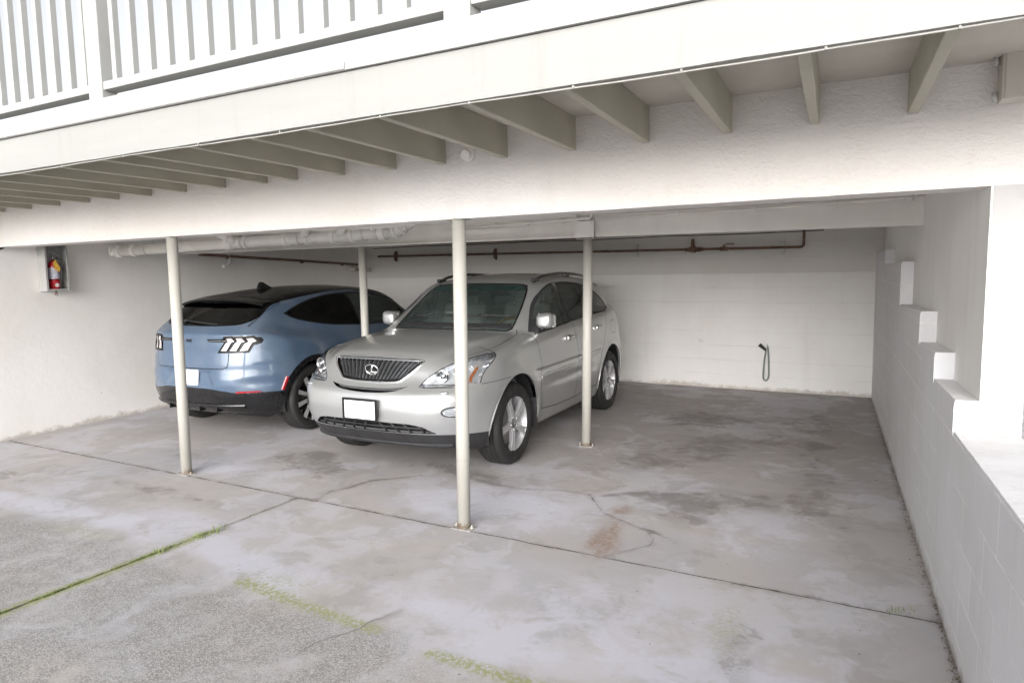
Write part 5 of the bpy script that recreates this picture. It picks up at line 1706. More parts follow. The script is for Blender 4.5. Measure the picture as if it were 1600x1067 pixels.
        for k in (1, 20, n_ - 1):
            bb = B(); q = Vector(pp[k]); bb.box(q + Vector((0, 0, .016)), (.15, .034, .04), bevel=.01, seg=3); bb.build('rail_foot', M['gloss_black'], ra)
    cb.make('rear_glass', 'rear_window', M['privacy_glass'], root, off=-.002)
    # ---------------- grille assembly
    fcond = 1
    full = grille[:-1] + [(-p[0], p[1]) for p in grille[::-1]][:-1]
    gp_, gn = cb.onto('front', full)
    gri = empty('grille', (0, 0, 0)); gri.parent = root
    back = gp_ + np.array([.07, 0, 0])
    make_wall('surround', gp_, np.zeros(3), np.array([.07, 0, 0]), M['gloss_black'], gri)
    bb = B(); bb.box((-.715, 0, .885), (.01, .78, .15)); bb.build('backing', M['dark_void'], gri)
    make_ribbon('chrome_frame', gp_, gn, .014, .008, M['chrome'], gri, closed=True)
    tp = [(y, .985 - .016 * abs(y) ** 2 - .000) for y in np.linspace(-.395, .395, 30)]
    p, n = cb.onto('front', tp); make_ribbon('top_bar', p, n, .026, .010, M['grey_chrome'], gri)
    bars = B()
    nb = 18
    for k in range(nb):
        f = (k + .5) / nb * 2 - 1
        yt, yb = f * .422, f * .300
        zt = .972 if abs(f) < .95 else .962; zb = .822 + .02 * abs(f) ** 2
        ln = []
        for q in np.linspace(0, 1, 9):
            y = yt + (yb - yt) * (q ** .8 if True else q) ; z = zt + (zb - zt) * q
            ln.append((y, z))
        p, n = cb.onto('front', ln)
        if len(p) < 3: continue
        V_, F_ = ribbon(p + np.array([[.016, 0, 0]]), n, .0135, .014, False, [(-.5, -1.2), (-.28, .6), (0, 1.0), (.28, .6), (.5, -1.2)])
        vs = [bars.bm.verts.new(v) for v in V_]
        for f_ in F_:
            bars.bm.faces.new([vs[i] for i in f_])
    bars.build('bars', M['grey_chrome'], gri, autosmooth=35)
    # emblem
    pe, ne = cb.onto('front', [(0, .905)])
    ec = Vector(pe[0]) + Vector((-.018, 0, 0))
    tilt = Matrix.Rotation(math.radians(-18), 3, 'Y')
    def ep(y, z, d=0): return ec + tilt @ Vector((-d, y, z))
    em = B(); em.tube([ep(.062 * math.cos(a), .045 * math.sin(a)) for a in np.linspace(0, 2 * PI, 41)[:-1]], .0062, 10, closed=True)
    # slanted L: the letter leans; viewed from the front its right is -Y
    V2 = [(-.012, .042), (-.004, .040), (.024, -.012), (.020, -.020), (-.040, -.020), (-.046, -.030), (.034, -.030), (.038, -.022)]
    em.tube([ep(-.020, .040), ep(.000, .012), ep(.022, -.020), ep(.004, -.023), ep(-.044, -.022)], [.0075, .0075, .008, .0065, .0055], 10)
    embl = em.build('emblem', M['chrome'], gri)
    dk = B(); dk.bm.faces.new([dk.bm.verts.new(ep(.060 * math.cos(a), .043 * math.sin(a), -.006)) for a in np.linspace(0, 2 * PI, 33)[:-1]]); dk.build('emblem_back', M['gloss_black'], embl)
    # slot and intake
    sp = slot[:4] + slot[4:] 
    fullslot = slot + [(-p[0], p[1]) for p in slot[::-1]][1:-1]
    p, n = cb.onto('front', fullslot); make_wall('nose_slot', p, np.zeros(3), np.array([.06, 0, 0]), M['gloss_black'], root)
    bb = B(); bb.box((-.81, 0, .765), (.01, .74, .08)); bb.build('slot_backing', M['dark_void'], root)
    fi = intake[:-0 or None]
    fullint = intake + [(-p[0], p[1]) for p in intake[::-1]][1:-1]
    p, n = cb.onto('front', fullint)
    ik = make_wall('lower_intake', p, np.zeros(3), np.array([.09, 0, 0]), M['black_plastic'], root)
    bb = B(); bb.box((-.80, 0, .46), (.01, 1.06, .14)); bb.build('intake_backing', M['dark_void'], ik)
    bb = B()
    for k in range(9):
        y = -.44 + .11 * k
        for sg in (1,):
            l0 = [(y, .50), (y + .06 * (1 if y < 0 else -1) * -1, .41)]
            p, n = cb.onto('front', l0)
            if len(p) == 2: bb.tube([tuple(p[0] + [.03, 0, 0]), tuple(p[1] + [.03, 0, 0])], .008, 6)
    p, n = cb.onto('front', [(y, .458) for y in np.linspace(-.5, .5, 24)])
    bb.tube([tuple(q + [.03, 0, 0]) for q in p], .008, 6)
    bb.build('intake_mesh', M['black_plastic'], ik)
    p, n = cb.onto('front', [(y, .30 + .0 * abs(y)) for y in np.linspace(-.66, .66, 30)])
    make_ribbon('chin_lip', p, n, .05, .018, M['black_plastic'], root)
    # ---------------- headlamps
    for sd in (1, -1):
        h = empty('headlight', (0, 0, 0)); h.parent = root
        cb.make('headlamp', 'lens', M['lens_clear'], h, side=sd)
        cb.make('headlamp', 'reflector', M['bucket'], h, side=sd, off=-.045)
        cb.rim('headlamp', 'reflector_rim', M['bucket'], h, .046, side=sd)
        # outline return
        bb = B()
        for (y, z, r_, m_) in ((.60, .865, .052, 0), (.705, .895, .056, 0)):
            pc, nc = cb.onto('front', [(y * sd, z)])
            c = Vector(pc[0]) + Vector((.030, -sd * .004, 0)); ax = Vector((-1, sd * .25, -.02)).normalized()
            bb.lathe([(r_, .010), (r_ - .004, .014), (r_ - .008, .004), (r_ * .6, -.02), (r_ * .45, -.026)], c, ax, 28)
            bb.sphere(c - ax * .012, r_ * .60, (1, 1, 1))
        bb.build('projector', M['chrome'], h)
        # amber corner section, follows the rear edge
        am = spline([(-.46, .925), (-.50, .885), (-.535, .85), (-.55, .82)], 6)
        p, n = cb.onto('side', [(a - .035, c) for a, c in am], sd)
        make_ribbon('turn_signal', p - n * .022, n, .022, .010, M['amber'], h)
        p, n = cb.onto('side', [(-.44, .975), (-.48, .955), (-.53, .93)], sd)
        make_ribbon('side_marker', p - n * .028, n, .045, .012, M['lamp_white'], h)
        # black seal
        C_ = hl
        pts = [(y * sd, z) for y, z in hl[:40] if y < .80 and z > .80]
        p, n = cb.onto('front', [q for q in pts if q[1] > .80])
        make_ribbon('seal', p, n, .006, .003, M['gloss_black'], h)
        pts2 = [(y * sd, z) for y, z in hl if (y < .78 and z < .81)]
        p, n = cb.onto('front', pts2)
        if len(p) > 2: make_ribbon('seal', p, n, .006, .003, M['gloss_black'], h)
        rear_e = [q for q in hside[3:8]]
        p, n = cb.onto('side', spline(rear_e, 5), sd); make_ribbon('seal', p, n, .006, .003, M['gloss_black'], h)
        # fog
        f_ = empty('fog_lamp', (0, 0, 0)); f_.parent = root
        p, n = cb.onto('front', [(y * sd, z) for y, z in fog])
        make_ribbon('bezel', p, n, .010, .006, M['black_plastic'], f_, closed=True)
        cb.make('fog', 'lens', M['lens_clear'], f_, side=sd)
        cb.make('fog', 'reflector', M['bucket'], f_, side=sd, off=-.025)
        cb.rim('fog', 'reflector_rim', M['bucket'], f_, .026, side=sd)
    # plate
    pc, nc = cb.onto('front', [(.0, .60)])
    plate(root, (pc[0][0] - .022, 0.0, .600), (-1, 0, .0), (.298), .148, M['gloss_black'], border=.018)
    bb = B(); bb.box((pc[0][0] - .006, 0, .60), (.028, .30, .15), bevel=.01); bb.build('plate_bracket', M['black_plastic'], root)
    # washer bumps
    for sd in (1, -1):
        pc, nc = cb.onto('front', [(sd * .66, .752)]); bb = B(); bb.sphere(Vector(pc[0]), .022, (1, 1.8, .5)); bb.build('washer_cap', P, root)
    # wipers + cowl
    bb = B()
    cow = [(y, 0) for y in np.linspace(-.62, .62, 30)]
    p, n = cb.onto('top', [(.355 + .19 * (abs(y) / .72) ** 2.1, y) for y, _ in cow])
    make_ribbon('cowl_strip', p, n, .07, .006, M['black_plastic'], root)
    for y0, y1 in ((.48, -.10), (-.05, -.60)):
        ps, ns = cb.onto('top', [(.43 + .21 * (abs(y) / .72) ** 2.1 + .05 * (1 - abs(f_ - .5)), y) for f_, y in zip(np.linspace(0, 1, 12), np.linspace(y0, y1, 12))])
        bb.tube([tuple(q + m_ * .018) for q, m_ in zip(ps, ns)], .0065, 8)
        bb.tube([tuple(ps[0] + ns[0] * .01 + np.array([-.06, .0, -.02])), tuple(ps[5] + ns[5] * .026)], .006, 8)
    bb.build('wipers', M['black_plastic'], root)
    bb = B(); pq_, nq = cb.onto('top', [(.52, .02)]); bb.box(Vector(pq_[0]) + Vector(nq[0]) * .012, (.02, .12, .006), bevel=.002); bb.build('wiper_badge', M['chrome'], root)
    # ---------------- interior
    inn_ = empty('interior', (0, 0, 0)); inn_.parent = root
    def seat(x, y, w=.50):
        bb = B()
        bb.box((x - .20, y, .78), (.50, w, .16), bevel=.05, seg=4)
        bb.box((x + .14, y, 1.08), (.14, w, .56), Matrix.Rotation(.22, 3, 'Y'), bevel=.055, seg=4)
        bb.box((x + .225, y, 1.435), (.09, .27, .19), Matrix.Rotation(.15, 3, 'Y'), bevel=.04, seg=4)
        for s_ in (-.06, .06): bb.cyl((x + .2, y + s_, 1.25), (x + .215, y + s_, 1.33), .007, .007, 8)
        bb.build('seat', M['leather'], inn_)
    seat(1.20, -.37); seat(1.20, .37)
    bb = B(); bb.box((2.02, 0, .75), (.5, 1.25, .18), bevel=.05, seg=3); bb.box((2.32, 0, 1.02), (.16, 1.25, .52), Matrix.Rotation(.25, 3, 'Y'), bevel=.05, seg=3)
    for y in (-.4, 0, .4): bb.box((2.41, y, 1.33), (.09, .24, .12), bevel=.03, seg=3)
    bb.build('rear_bench', M['leather'], inn_)
    bb = B()
    bb.prism([(.30, -.72, 1.06), (.50, -.74, 1.115), (.80, -.74, 1.11), (.86, -.74, 1.0), (.86, -.74, .6), (.3, -.74, .6)], (0, 1.48, 0))
    bb.build('dashboard', M['cabin_dark'], inn_)
    bb = B(); bb.sphere((.78, -.37, 1.11), .16, (.7, 1.1, .3)); bb.build('instrument_hood', M['cabin_dark'], inn_)
    sc_ = Vector((.93, -.37, 1.05)); rt = Matrix.Rotation(math.radians(-62), 3, 'Y')
    ringp = [sc_ + rt @ Vector((.185 * math.cos(a), .185 * math.sin(a), 0)) for a in np.linspace(0, 2 * PI, 49)[:-1]]
    st = empty('steering_wheel', (0, 0, 0)); st.parent = inn_
    bb = B(); bb.tube(ringp, .015, 12, closed=True); bb.build('wheel_rim', M['wood'], st)
    bb = B(); bb.sphere(sc_, .06, (.5, 1, 1)); 
    for a in (PI / 2, -PI / 2, PI): bb.tube([sc_, sc_ + rt @ Vector((.18 * math.cos(a), .18 * math.sin(a), 0))], .014, 8)
    bb.build('wheel_hub', M['cabin_mid'], st)
    bb = B(); bb.box((1.5, 0, .42), (2.4, 1.5, .03)); bb.build('cabin_floor', M['cabin_dark'], inn_)
    bb = B(); bb.box((1.02, 0, 1.47), (.02, .24, .06), bevel=.015); bb.build('rear_view_mirror', M['cabin_dark'], inn_)
    bb = B()
    for y in (-1, 1): bb.tube([(1.40, y * .80, 1.15), (1.37, y * .66, 1.56)], .03, 8); bb.tube([(2.15, y * .80, 1.15), (2.06, y * .65, 1.52)], .03, 8)
    bb.build('pillars', M['cabin_mid'], inn_)
    # ---------------- wheels, wells
    for cx in (0, WB):
        for sd in (1, -1):
            wl = B()
            a = np.linspace(-.25, PI + .25, 30)
            R_ = .455
            rings = [[(cx + R_ * math.cos(t), sd * yy, .37 + R_ * math.sin(t)) for t in a] for yy in (.50, .86)]
            v0 = [wl.bm.verts.new(p) for p in rings[0]]; v1 = [wl.bm.verts.new(p) for p in rings[1]]
            for i in range(len(a) - 1): wl.bm.faces.new((v0[i], v0[i + 1], v1[i + 1], v1[i]))
            wl.bm.faces.new(v0)
            wl.build('wheel_well', M['dark_void'], root)
            wheel(root, (cx, sd * .775, .362), sd, .362, .248, .225, 'five', spin=.2 + cx * .4)
    bb = B(); bb.box((1.28, 0, .30), (3.6, 1.2, .10)); bb.cyl((0, -.7, .30), (0, .7, .30), .04, .04, 12); bb.build('chassis', M['dark_void'], root)
    return root, cb
import time as _t
_t0 = _t.time()
suv, suv_body = build_suv()
suv.location = (-3.442, 5.35, 0)
suv.scale = (1, 1.045, 1)
suv.rotation_euler = (0, 0, PI / 2 - .023)
print('suv built', round(_t.time() - _t0, 1), len(suv_body.T))
# ================================================================== BLUE CROSSOVER (rear faces the camera); local x = forward, rear axle at 0
def build_blue():
    WB = 2.86
    srear = curve([(.20, -.62), (.28, -.74), (.36, -.82), (.46, -.86), (.58, -.875), (.66, -.870), (.72, -.855), (.80, -.850), (.92, -.835), (1.00, -.805), (1.06, -.800), (1.10, -.815), (1.14, -.80), (1.3, -.75)], .016)
    sfront = curve([(.2, 3.45), (.35, 3.62), (.6, 3.66), (.8, 3.60), (.95, 3.50), (1.1, 3.3)], .04)
    deck = curve([(-1.0, 1.115), (-.80, 1.130), (-.60, 1.155), (-.3, 1.15), (.2, 1.09), (.8, 1.055), (1.6, 1.045), (2.3, 1.04), (2.7, 1.01), (3.1, .94), (3.4, .85), (3.7, .74)], .06)
    wz = curve([(.15, .80), (.25, .86), (.35, .895), (.45, .912), (.60, .925), (.75, .932), (.88, .930), (.97, .915), (1.05, .885), (1.12, .845), (1.25, .77)], .03)
    wplan = curve([(-.95, -.115), (-.7, -.055), (-.4, -.012), (-.1, .010), (.2, .008), (.7, -.018), (1.4, -.025), (2.2, -.018), (2.8, .004), (3.2, -.02), (3.6, -.10)], .09)
    roofz = curve([(-.7, 1.30), (-.5, 1.42), (-.38, 1.470), (-.1, 1.505), (.3, 1.545), (.8, 1.568), (1.2, 1.565), (1.6, 1.535), (1.9, 1.49), (2.1, 1.44)], .08)
    cabw = curve([(.95, .880), (1.05, .845), (1.15, .795), (1.3, .725), (1.42, .665), (1.5, .615), (1.6, .54)], .05)
    cabplan = curve([(-.7, -.115), (-.4, -.075), (0, -.045), (.5, -.015), (1.1, 0), (1.7, 0), (2.3, -.02), (2.7, -.05)], .09)
    def bump(s_, z, s0, r0):
        d = np.sqrt((s_ - s0) ** 2 + (z - .36) ** 2)
        return np.exp(-((d - r0) / .08) ** 2)
    def F(s_, y, z):
        a = np.abs(y)
        W = wz(z) + wplan(s_) + .016 * bump(s_, z, 0, .44) + .012 * bump(s_, z, WB, .44)
        W = W - .020 * np.exp(-((z - .62) / .13) ** 2) * np.exp(-((s_ - 1.4) / .70) ** 4)
        dside = a - W
        cr = .36 * (a / .93) ** 4.2 + .035 * (a / .5) ** 2
        sr = srear(z)
        # notch that carries the plate, and the folded bumper corners
        sr = sr + .035 * np.exp(-(a / .34) ** 6) * np.exp(-((z - .655) / .075) ** 4)
        sr = sr + .018 * np.exp(-((z - .60) / .05) ** 2) * np.clip((a - .55) / .2, 0, 1)
        drear = ((sr + cr) - s_) * .92
        cf = .5 * (a / .93) ** 3.2
        dfront = (s_ - (sfront(z) - cf)) * .85
        dtop = z - (deck(s_) - .045 * (a / .8) ** 2.4)
        dbot = .20 + .07 * np.clip((-.45 - s_) / .3, 0, 1) - z
        lo = smax(dside, dtop * .97, .11)
        lo = smax(lo, drear, .075)
        lo = smax(lo, dfront, .12)
        lo = smax(lo, dbot, .05)
        # cabin
        sb = -.705 + np.maximum(z - 1.175, -.01) * 1.28 + .10 * (a / .6) ** 2.2
        dback = (sb - s_) * .60
        sp = -.385 + .07 * (a / .6) ** 2
        droof = z - (roofz(s_) - .050 * (a / .55) ** 2.4)
        dcs = (a - (cabw(z) + cabplan(s_))) * .90
        swd = 2.62 - (z - 1.0) * 1.55 - .16 * (a / .65) ** 2
        dws = (s_ - swd) * .54
        c = smax(dback, droof, .035)
        c = smax(c, dws, .07)
        c = smax(c, dcs, .085)
        c = np.maximum(c, .85 - z)
        body = smin(lo, c, .07)
        return body
    cb = CarBody(F, (-1.0, -1.06, .12), (3.76, 1.06, 1.68), .023)
    cb.ends = (-1.0, 3.7)
    root = empty('blue_crossover', (0, 0, 0), 0, 'slate blue crossover with black roof parked nose in by the side wall', 'car')
    P, K = M['blue'], M['gloss_black']; RB = M['roof_black']
    def circ(cx, cz, r_, a0=0, a1=2 * PI, n=64): return [(cx + r_ * math.cos(a0 + (a1 - a0) * k / n), cz + r_ * math.sin(a0 + (a1 - a0) * k / n)) for k in range(n + 1)]
    outer = lambda C: np.abs(C[:, 1]) > .55
    AR = .405; AO = .462
    cb.set('under', (cb.cen()[:, 2] < .27) & (np.abs(cb.N[cb.T[:, 0]][:, 2]) > .7))
    # black cladding: bumper bottom, sills, arches
    low = [(-1.1, .1), (-1.1, .535), (-.62, .505), (-.36, .495), (.42, .34), (2.40, .34), (3.3, .42), (3.8, .42), (3.8, .1)]
    cb.region('lower', 'side', low, only=['body'])
    bp = [(0, .555), (.30, .545), (.44, .530), (.56, .500), (.66, .500)]
    cb.region('rear_lower', 'front', [(0, .1), (0, .555), (.30, .548), (.46, .525), (.60, .503), (.66, .503), (.66, .1)], cond=lambda C: C[:, 0] < -.5, only=['body', 'lower'])
    C = cb.cen()
    bk = (cb.reg == cb.names.index('lower')) & (C[:, 0] < -.55) & (C[:, 2] > .503) & (np.abs(C[:, 1]) > .46)
    cb.set('body', bk)
    for cx in (0, WB):
        cb.region('arch_trim', 'side', circ(cx, .37, AO, -.3, PI + .3) + [(cx - AO, -.1), (cx + AO, -.1)], cond=outer, only=['body', 'lower', 'under'])
        cb.region('hole', 'side', circ(cx, .37, AR, -.12, PI + .12) + [(cx - AR, -.1), (cx + AR, -.1)], cond=outer)
    # rear glass + black roof
    up = lambda C: (C[:, 2] > 1.0)
    rw = spline([(0, 1.178), (.30, 1.180), (.50, 1.190), (.60, 1.225)], 6)[:-1] + spline([(.60, 1.225), (.625, 1.265), (.618, 1.34), (.605, 1.40), (.60, 1.445)], 6)[:-1] + [(.60, 1.60), (0, 1.62)]
    cb.region('rear_window_frame', 'front', rw, cond=lambda C: (C[:, 2] > 1.1) & (C[:, 0] < -.12) , only=['body'])
    cb.region('rear_window', 'front', [(p[0] * .965, 1.205 + (p[1] - 1.205) * .93) for p in rw if p[1] < 1.445] + [(.56, 1.43), (0, 1.445)], cond=lambda C: (C[:, 2] > 1.1) & (C[:, 0] < -.36), only=['rear_window_frame'])
    # black roof in plan view
    rf = spline([(-.60, .60), (-.35, .60), (0, .597), (.4, .585), (.8, .565), (1.2, .575), (1.7, .64), (2.2, .70), (2.5, .76)], 6)
    cb.region('roof', 'top', [(-.62, -.001)] + rf + [(2.5, -.001)], cond=lambda C: (C[:, 2] > 1.30), only=['body'])
    C = cb.cen()
    cb.set('roof', (C[:, 2] > 1.40) & (C[:, 0] < -.28) & (np.abs(C[:, 1]) < .61), only=['body'])
    # windshield
    cb.region('windshield', 'side', [(1.80, 1.52), (2.55, 1.02), (2.9, 1.02), (2.3, 1.55)], cond=lambda C: (C[:, 2] > 1.0) & (np.abs(C[:, 1]) < .72), only=['body', 'roof'])
    # side glass
    ww = lambda C: (np.abs(C[:, 1]) > .42) & (C[:, 2] > .98)
    dlo = spline([(-.16, 1.285), (.04, 1.355), (.30, 1.420), (.62, 1.465), (1.00, 1.480), (1.35, 1.468), (1.70, 1.420), (2.02, 1.325), (2.35, 1.18), (2.52, 1.085)], 6)[:-1] + spline([(2.52, 1.085), (2.2, 1.060), (1.6, 1.062), (1.0, 1.080), (.50, 1.115), (.18, 1.165), (-.05, 1.225), (-.16, 1.285)], 6)[:-1]
    cb.region('window_trim', 'side', dlo, cond=ww)
    inn = offset_poly(dlo, -.016)
    cb.cut('side', inn, cond=ww)
    for i, pl in enumerate(([(-.5, 1.0), (-.5, 1.6), (.90, 1.6), (.97, 1.0)], [(1.02, 1.0), (.94, 1.6), (2.9, 1.6), (2.9, 1.0)])):
        cb.cut('side', pl, cond=ww)
        C = cb.cen()
        cb.set('win_%d' % i, pinpoly(C[:, [0, 2]], inn) & ww(C) & pinpoly(C[:, [0, 2]], pl), only=['window_trim'])
    # black line above the front window (blue arc thins out)
    arc = spline([(1.15, 1.49), (1.5, 1.475), (1.8, 1.425), (2.1, 1.33), (2.4, 1.20), (2.62, 1.08)], 5)
    cb.region('roof_arc', 'side', arc + [(2.75, 1.12), (2.4, 1.33), (2.0, 1.46), (1.6, 1.54), (1.25, 1.56)], cond=ww, only=['body'])
    # hatch seams
    rc = lambda C: C[:, 0] < -.45
    hb = [(0, .752), (.44, .752), (.495, .765), (.508, .80), (.513, .93)]
    cb.seam('front', hb, .008, cond=rc, only=['body'])
    cb.seam('side', spline([(-.60, 1.175), (-.45, 1.265), (-.33, 1.335), (-.12, 1.40)], 5), .006, cond=lambda C: (np.abs(C[:, 1]) > .5), only=['body'])
    # doors
    dc = lambda C: np.abs(C[:, 1]) > .6
    l1 = spline([(.33, 1.15), (.42, 1.0), (.50, .85), (.55, .65), (.58, .45), (.66, .37)], 5)
    l2 = spline([(1.03, 1.08), (1.06, .8), (1.07, .5), (1.05, .35)], 5)
    l3 = spline([(2.32, 1.05), (2.28, .8), (2.25, .55), (2.20, .37)], 5)
    cb.region('rear_door', 'side', l1 + [(1.05, .35)] + l2[::-1] + [(.7, 1.2)], cond=dc, only=['body', 'lower'])
    cb.region('front_door', 'side', l2 + [(2.2, .37)] + l3[::-1] + [(1.5, 1.2)], cond=dc, only=['body', 'lower'])
    for l_ in (l1, l2, l3): cb.seam('side', l_, .008, cond=dc, only=['body', 'lower', 'front_door', 'rear_door'])
    # lamps in front view
    lampbar = [(.245, 1.060), (.44, 1.058), (.50, 1.078), (.60, 1.088), (.72, 1.088), (.80, 1.082), (.86, 1.068), (.90, 1.05), (.90, 1.02), (.86, .995), (.70, 1.005), (.52, 1.018), (.29, 1.018)]
    lc = lambda C: (C[:, 0] < -.42) & (C[:, 2] > .85)
    # side limit of the lamp
    lside = [(-1.2, .8), (-1.2, 1.2), (-.545, 1.2), (-.545, 1.03), (-.585, .98), (-.62, .93), (-.62, .8)]
    cb.cut('side', lside, cond=lambda C: (C[:, 0] < -.3) & (C[:, 2] > .8))
    lc2 = lambda C: (C[:, 2] > .85) & pinpoly(C[:, [0, 2]], lside)
    cb.region('lamp_bar', 'front', [(.245, 1.052), (.41, 1.052), (.46, 1.072), (.54, 1.083), (.68, 1.080), (.755, 1.068), (.775, 1.04), (.765, 1.01), (.73, .99), (.60, 1.000), (.47, 1.020), (.27, 1.024)], cond=lc2, only=['body', 'seam'])
    bars = []
    for k, y0 in enumerate((.440, .530, .620)):
        w_ = .052
        # chevron bar: leans outward at the top, kinks inward half way
        pl = [(y0 + .030, 1.062), (y0 + .030 + w_, 1.066), (y0 + .058 + w_, 1.030), (y0 + .028 + w_, 1.018), (y0 - .002 + w_, .935), (y0 - .012, .935), (y0 + .022, 1.010), (y0 + .048, 1.025)]
        po = offset_poly(pl, .022)
        cb.region('lamp_bar', 'front', po, cond=lc2, only=['body', 'seam', 'lamp_bar'])
        bars.append(pl)
    for pl in bars:
        cb.region('lamp_lit', 'front', pl, cond=lc2, only=['lamp_bar', 'body', 'seam'])
    # red reflector in the bumper
    cb.region('reflector', 'front', [(.57, .504), (.59, .522), (.75, .520), (.78, .506)], cond=lambda C: C[:, 0] < -.4)
    # facets of the bumper
    cb.seam('front', [(.255, .735), (.30, .66), (.36, .56)], .004, cond=rc, only=['body'])
    # ---------------- objects
    body = cb.make('body', 'body', P, root)
    cb.make(['lower', 'rear_lower'], 'lower_cladding', M['cladding'], root)
    cb.make('under', 'underbody', M['dark_void'], root)
    cb.make('seam', 'panel_gap', M['dark_void'], body, off=-.006)
    cb.make(['roof', 'roof_arc'], 'roof', RB, root)
    cb.make('rear_window_frame', 'rear_window_frame', RB, root)
    cb.make('rear_window', 'rear_window', M['black_glass'], root, off=-.003)
    cb.make('windshield', 'windshield', M['side_glass'], root)
    solid = [n_ for n_ in cb.names if n_ not in ('rear_window', 'windshield', 'win_0', 'win_1', 'hole')]
    cb.make(solid, 'inner_shell', M['cabin_dark'], body, off=-.025)
    for sd in (1, -1):
        for cx in (0, WB): cb.make('arch_trim', 'arch_trim', M['cladding'], root, side=sd, off=.003, cond=lambda C, cx=cx: np.abs(C[:, 0] - cx) < 1)
        fdr = cb.make('front_door', 'front_door', P, root, side=sd)
        rdr = cb.make('rear_door', 'rear_door', P, root, side=sd)
        cb.make('window_trim', 'window_frame', K, root, side=sd)
        cb.make('win_0', 'side_window', M['black_glass'], root, side=sd, off=-.004)
        cb.make('win_1', 'side_window', M['privacy_glass'], root, side=sd, off=-.004)
        for cx in (0, WB):
            p, n = cb.onto('side', circ(cx, .37, AR, -.10, PI + .10, 60), sd)
            inn_ = np.zeros_like(p); inn_[:, 1] = -sd * .10
            make_wall('arch_return', p + n * .003, np.zeros(3), inn_, M['cladding'], body, closed=False)
        # tail lamp
        tl = empty('tail_light', (0, 0, 0)); tl.parent = root
        cb.make('lamp_bar', 'housing', RB, tl, side=sd, off=.002)
        cb.make('lamp_lit', 'light_bars', M['lamp_white'], tl, side=sd, off=.006)
        for pl in bars:
            p, n = cb.onto('front', [(y * sd, z) for y, z in offset_poly(pl, .003)])
            if len(p) > 4: make_ribbon('bar_edge', p, n, .012, .008, RB, tl, closed=True)
        p, n = cb.onto('front', [(y * sd, z) for y, z in [(.27, 1.035), (.36, 1.036), (.49, 1.036)]])
        make_ribbon('inner_strip', p, n, .010, .005, M['grey_chrome'], tl)
        cb.make('reflector', 'bumper_reflector', M['red_lens'], root, side=sd, off=.004)
        p, n = cb.onto('side', [(-.395, .64), (-.425, .58), (-.447, .51)], sd)
        p2 = [p[0] * (1 - t) + p[2] * t for t in np.linspace(0, 1, 6)]
        make_ribbon('side_reflector', np.array(p2), np.tile(n[1], (6, 1)), .034, .010, M['red_lens'], root, up=.004)
        p, n = cb.onto('front', [(y * sd, z) for y, z in [(.50, .50), (.62, .498), (.75, .495)]])
    # plate and emblem
    pc, nc = cb.onto('front', [(0.0, .655)])
    plate(root, (pc[0][0] - .010, 0, .655), (-1, 0, .12), .300, .152, M['plate_white'], border=.004)
    pe, ne = cb.onto('front', [(0.0, 1.03)])
    em = B(); c = Vector(pe[0]) + Vector((-.006, 0, 0))
    def ep(y, z): return c + Vector((0, y, z))
    em.tube([ep(.050, .004), ep(.02, .010), ep(-.02, .008), ep(-.048, .016)], [.002, .008, .008, .005], 8)
    em.tube([ep(-.02, .006), ep(-.045, -.010)], .003, 6); em.tube([ep(.01, .004), ep(.035, -.014)], .003, 6); em.tube([ep(.02, .006), ep(.00, -.014)], .003, 6); em.tube([ep(-.012, .006), ep(-.03, -.016)], .003, 6)
    em.build('emblem', K, root)
    # diffuser, tow cover, exhaust-like fins
    b = B()
    p, n = cb.onto('front', [(y, .36) for y in np.linspace(-.62, .62, 30)])
    V_, F_ = ribbon(p, n, .05, .02); vs = [b.bm.verts.new(v) for v in V_]; [b.bm.faces.new([vs[i] for i in f]) for f in F_]
    for y in (-.34, -.12, .12, .34):
        pc_, _n = cb.onto('front', [(y, .36)])
        b.box(Vector(pc_[0]) + Vector((.06, 0, -.035)), (.16, .010, .06), bevel=.004)
    b.build('diffuser', M['cladding'], root)
    p, n = cb.onto('front', spline([(-.42, .50), (-.36, .42), (-.30, .405), (.30, .405), (.36, .42), (.42, .50)], 6))
    # bright line under the spoiler
    p, n = cb.onto('top', [(-.40 + .07 * (y / .6) ** 2, y) for y in np.linspace(-.50, .50, 24)]); make_ribbon('spoiler_edge', p, n, .012, .004, K, root)
    # spoiler: thin wing continuing the roof line over the glass
    b = B(); rows = []
    for y in np.linspace(-.595, .595, 41):
        f_ = abs(y) / .595
        x1 = -.24; x0 = -.455 + .085 * f_ ** 2.2
        zt = lambda x: float(roofz(x)) - .050 * (abs(y) / .55) ** 2.4
        z1 = zt(x1) - .010; zm = zt(-.36) + .004; z0_ = zt(-.38) - .008
        rows.append([(x1, y, z1 + .0), (-.33, y, zm), (x0, y, z0_), (x0 + .004, y, z0_ - .020), (x0 + .03, y, z0_ - .032), (-.28, y, z0_ - .045)])
    vs = [[b.bm.verts.new(p) for p in r_] for r_ in rows]
    for r0, r1 in zip(vs[:-1], vs[1:]):
        for k in range(6):
            b.bm.faces.new((r0[k], r0[(k + 1) % 6], r1[(k + 1) % 6], r1[k]))
    b.bm.faces.new(vs[0]); b.bm.faces.new(vs[-1][::-1])
    sp_ = b.build('roof_spoiler', RB, root, autosmooth=40)
    b = B(); b.box((-.458, 0, float(roofz(-.38)) - .017), (.008, .22, .008), bevel=.002); b.build('brake_lamp', K, sp_)
    # wiper
    pw, nw = cb.onto('front', [(y, 1.205 + .02 * math.sin(y * 4)) for y in np.linspace(-.28, .22, 10)]); b = B(); b.tube([tuple(q + m * .014) for q, m in zip(pw, nw)], .006, 8); b.sphere(Vector(pw[-1]) + Vector(nw[-1]) * .01, .02, (1, 1.4, .8)); b.build('rear_wiper', M['black_plastic'], root)
    # antenna fin
    pa, na = cb.onto('top', [(.26, 0)]); z0 = pa[0][2] - .004
    b = B()
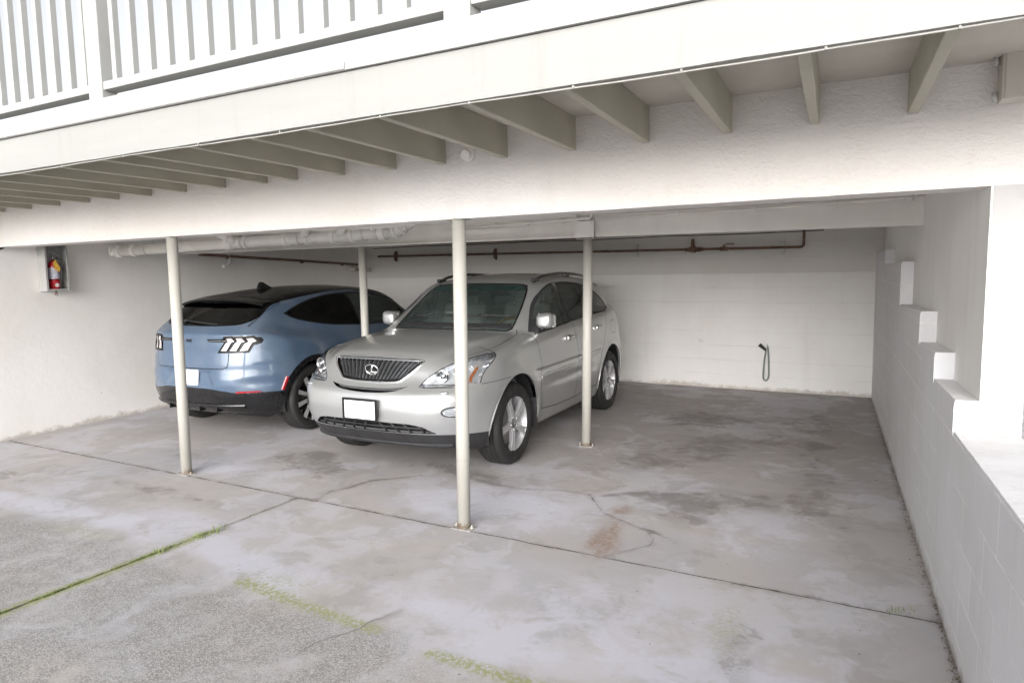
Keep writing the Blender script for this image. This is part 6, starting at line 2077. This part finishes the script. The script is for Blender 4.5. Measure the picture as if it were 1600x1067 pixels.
    prof = [(.42, 0), (.36, .022), (.30, .055), (.26, .078), (.235, .086), (.205, .084), (.192, .06), (.185, .03), (.175, 0)]
    rings = []
    for s_, h in prof:
        wd = .026 * (1 - h / .12)
        rings.append((s_, h, wd))
    vs = []
    L_ = [b.bm.verts.new((s_, w_, z0 + h)) for s_, h, w_ in rings]; R_ = [b.bm.verts.new((s_, -w_, z0 + h)) for s_, h, w_ in rings]
    for i in range(len(L_) - 1): b.bm.faces.new((L_[i], L_[i + 1], R_[i + 1], R_[i]))
    b.bm.faces.new(L_); b.bm.faces.new(R_[::-1])
    b.build('antenna_fin', K, root)
    # mirrors
    for sd in (1, -1):
        b = B(); b.sphere((0, 0, 0), 1, seg=24)
        for v in b.bm.verts: v.co = (2.22 + v.co.x * .07, sd * 1.0 + v.co.y * .12, 1.06 + v.co.z * .07)
        mr = b.build('wing_mirror', P, root); b = B(); b.tube([(2.25, sd * .86, 1.03), (2.24, sd * .96, 1.04)], .02, 8); b.build('mirror_arm', K, mr)
    # interior
    it = empty('interior', (0, 0, 0)); it.parent = root
    def seat(x, y):
        b = B(); b.box((x + .2, y, .68), (.5, .5, .15), bevel=.05, seg=3); b.box((x - .10, y, .95), (.13, .5, .56), Matrix.Rotation(-.22, 3, 'Y'), bevel=.05, seg=3); b.box((x - .18, y, 1.28), (.09, .25, .16), bevel=.035, seg=3); b.build('seat', M['cabin_dark'], it)
    seat(1.45, .38); seat(1.45, -.38)
    b = B(); b.box((.55, 0, .9), (.2, 1.2, .55), bevel=.05, seg=3); b.box((.50, .35, 1.23), (.08, .24, .11), bevel=.03); b.box((.50, -.35, 1.23), (.08, .24, .11), bevel=.03); b.build('rear_bench', M['cabin_dark'], it)
    b = B(); b.box((1.3, 0, .40), (2.6, 1.5, .03)); b.build('cabin_floor', M['cabin_dark'], it)
    # fenders' light hint: coolant hose and wheel wells
    for cx in (0, WB):
        for sd in (1, -1):
            wl = B(); a = np.linspace(-.25, PI + .25, 30); R__ = .425
            rings = [[(cx + R__ * math.cos(t), sd * yy, .37 + R__ * math.sin(t)) for t in a] for yy in (.52, .88)]
            v0 = [wl.bm.verts.new(p) for p in rings[0]]; v1 = [wl.bm.verts.new(p) for p in rings[1]]
            for i in range(len(a) - 1): wl.bm.faces.new((v0[i], v0[i + 1], v1[i + 1], v1[i]))
            wl.bm.faces.new(v0); wl.build('wheel_well', M['dark_void'], root)
            wheel(root, (cx, sd * .805, .362), sd, .362, .262, .225, 'y', spin=.15)
    b = B(); b.box((1.4, 0, .28), (3.6, 1.2, .12)); b.cyl((0, -.72, .34), (0, .72, .34), .045, .045, 12); b.build('chassis', M['dark_void'], root)
    return root, cb
M['cladding'] = simple('satin_black_cladding', (0.007, 0.007, 0.008), 0.28, coat=0.35, var=0.2, scale=5)
_t0 = _t.time()
blue, blue_body = build_blue()
blue.location = (-6.10, 5.74, 0)
blue.scale = (1, 1.03, 1)
blue.rotation_euler = (0, 0, PI / 2)
print('blue built', round(_t.time() - _t0, 1), len(blue_body.T))
bpy.context.view_layer.update()
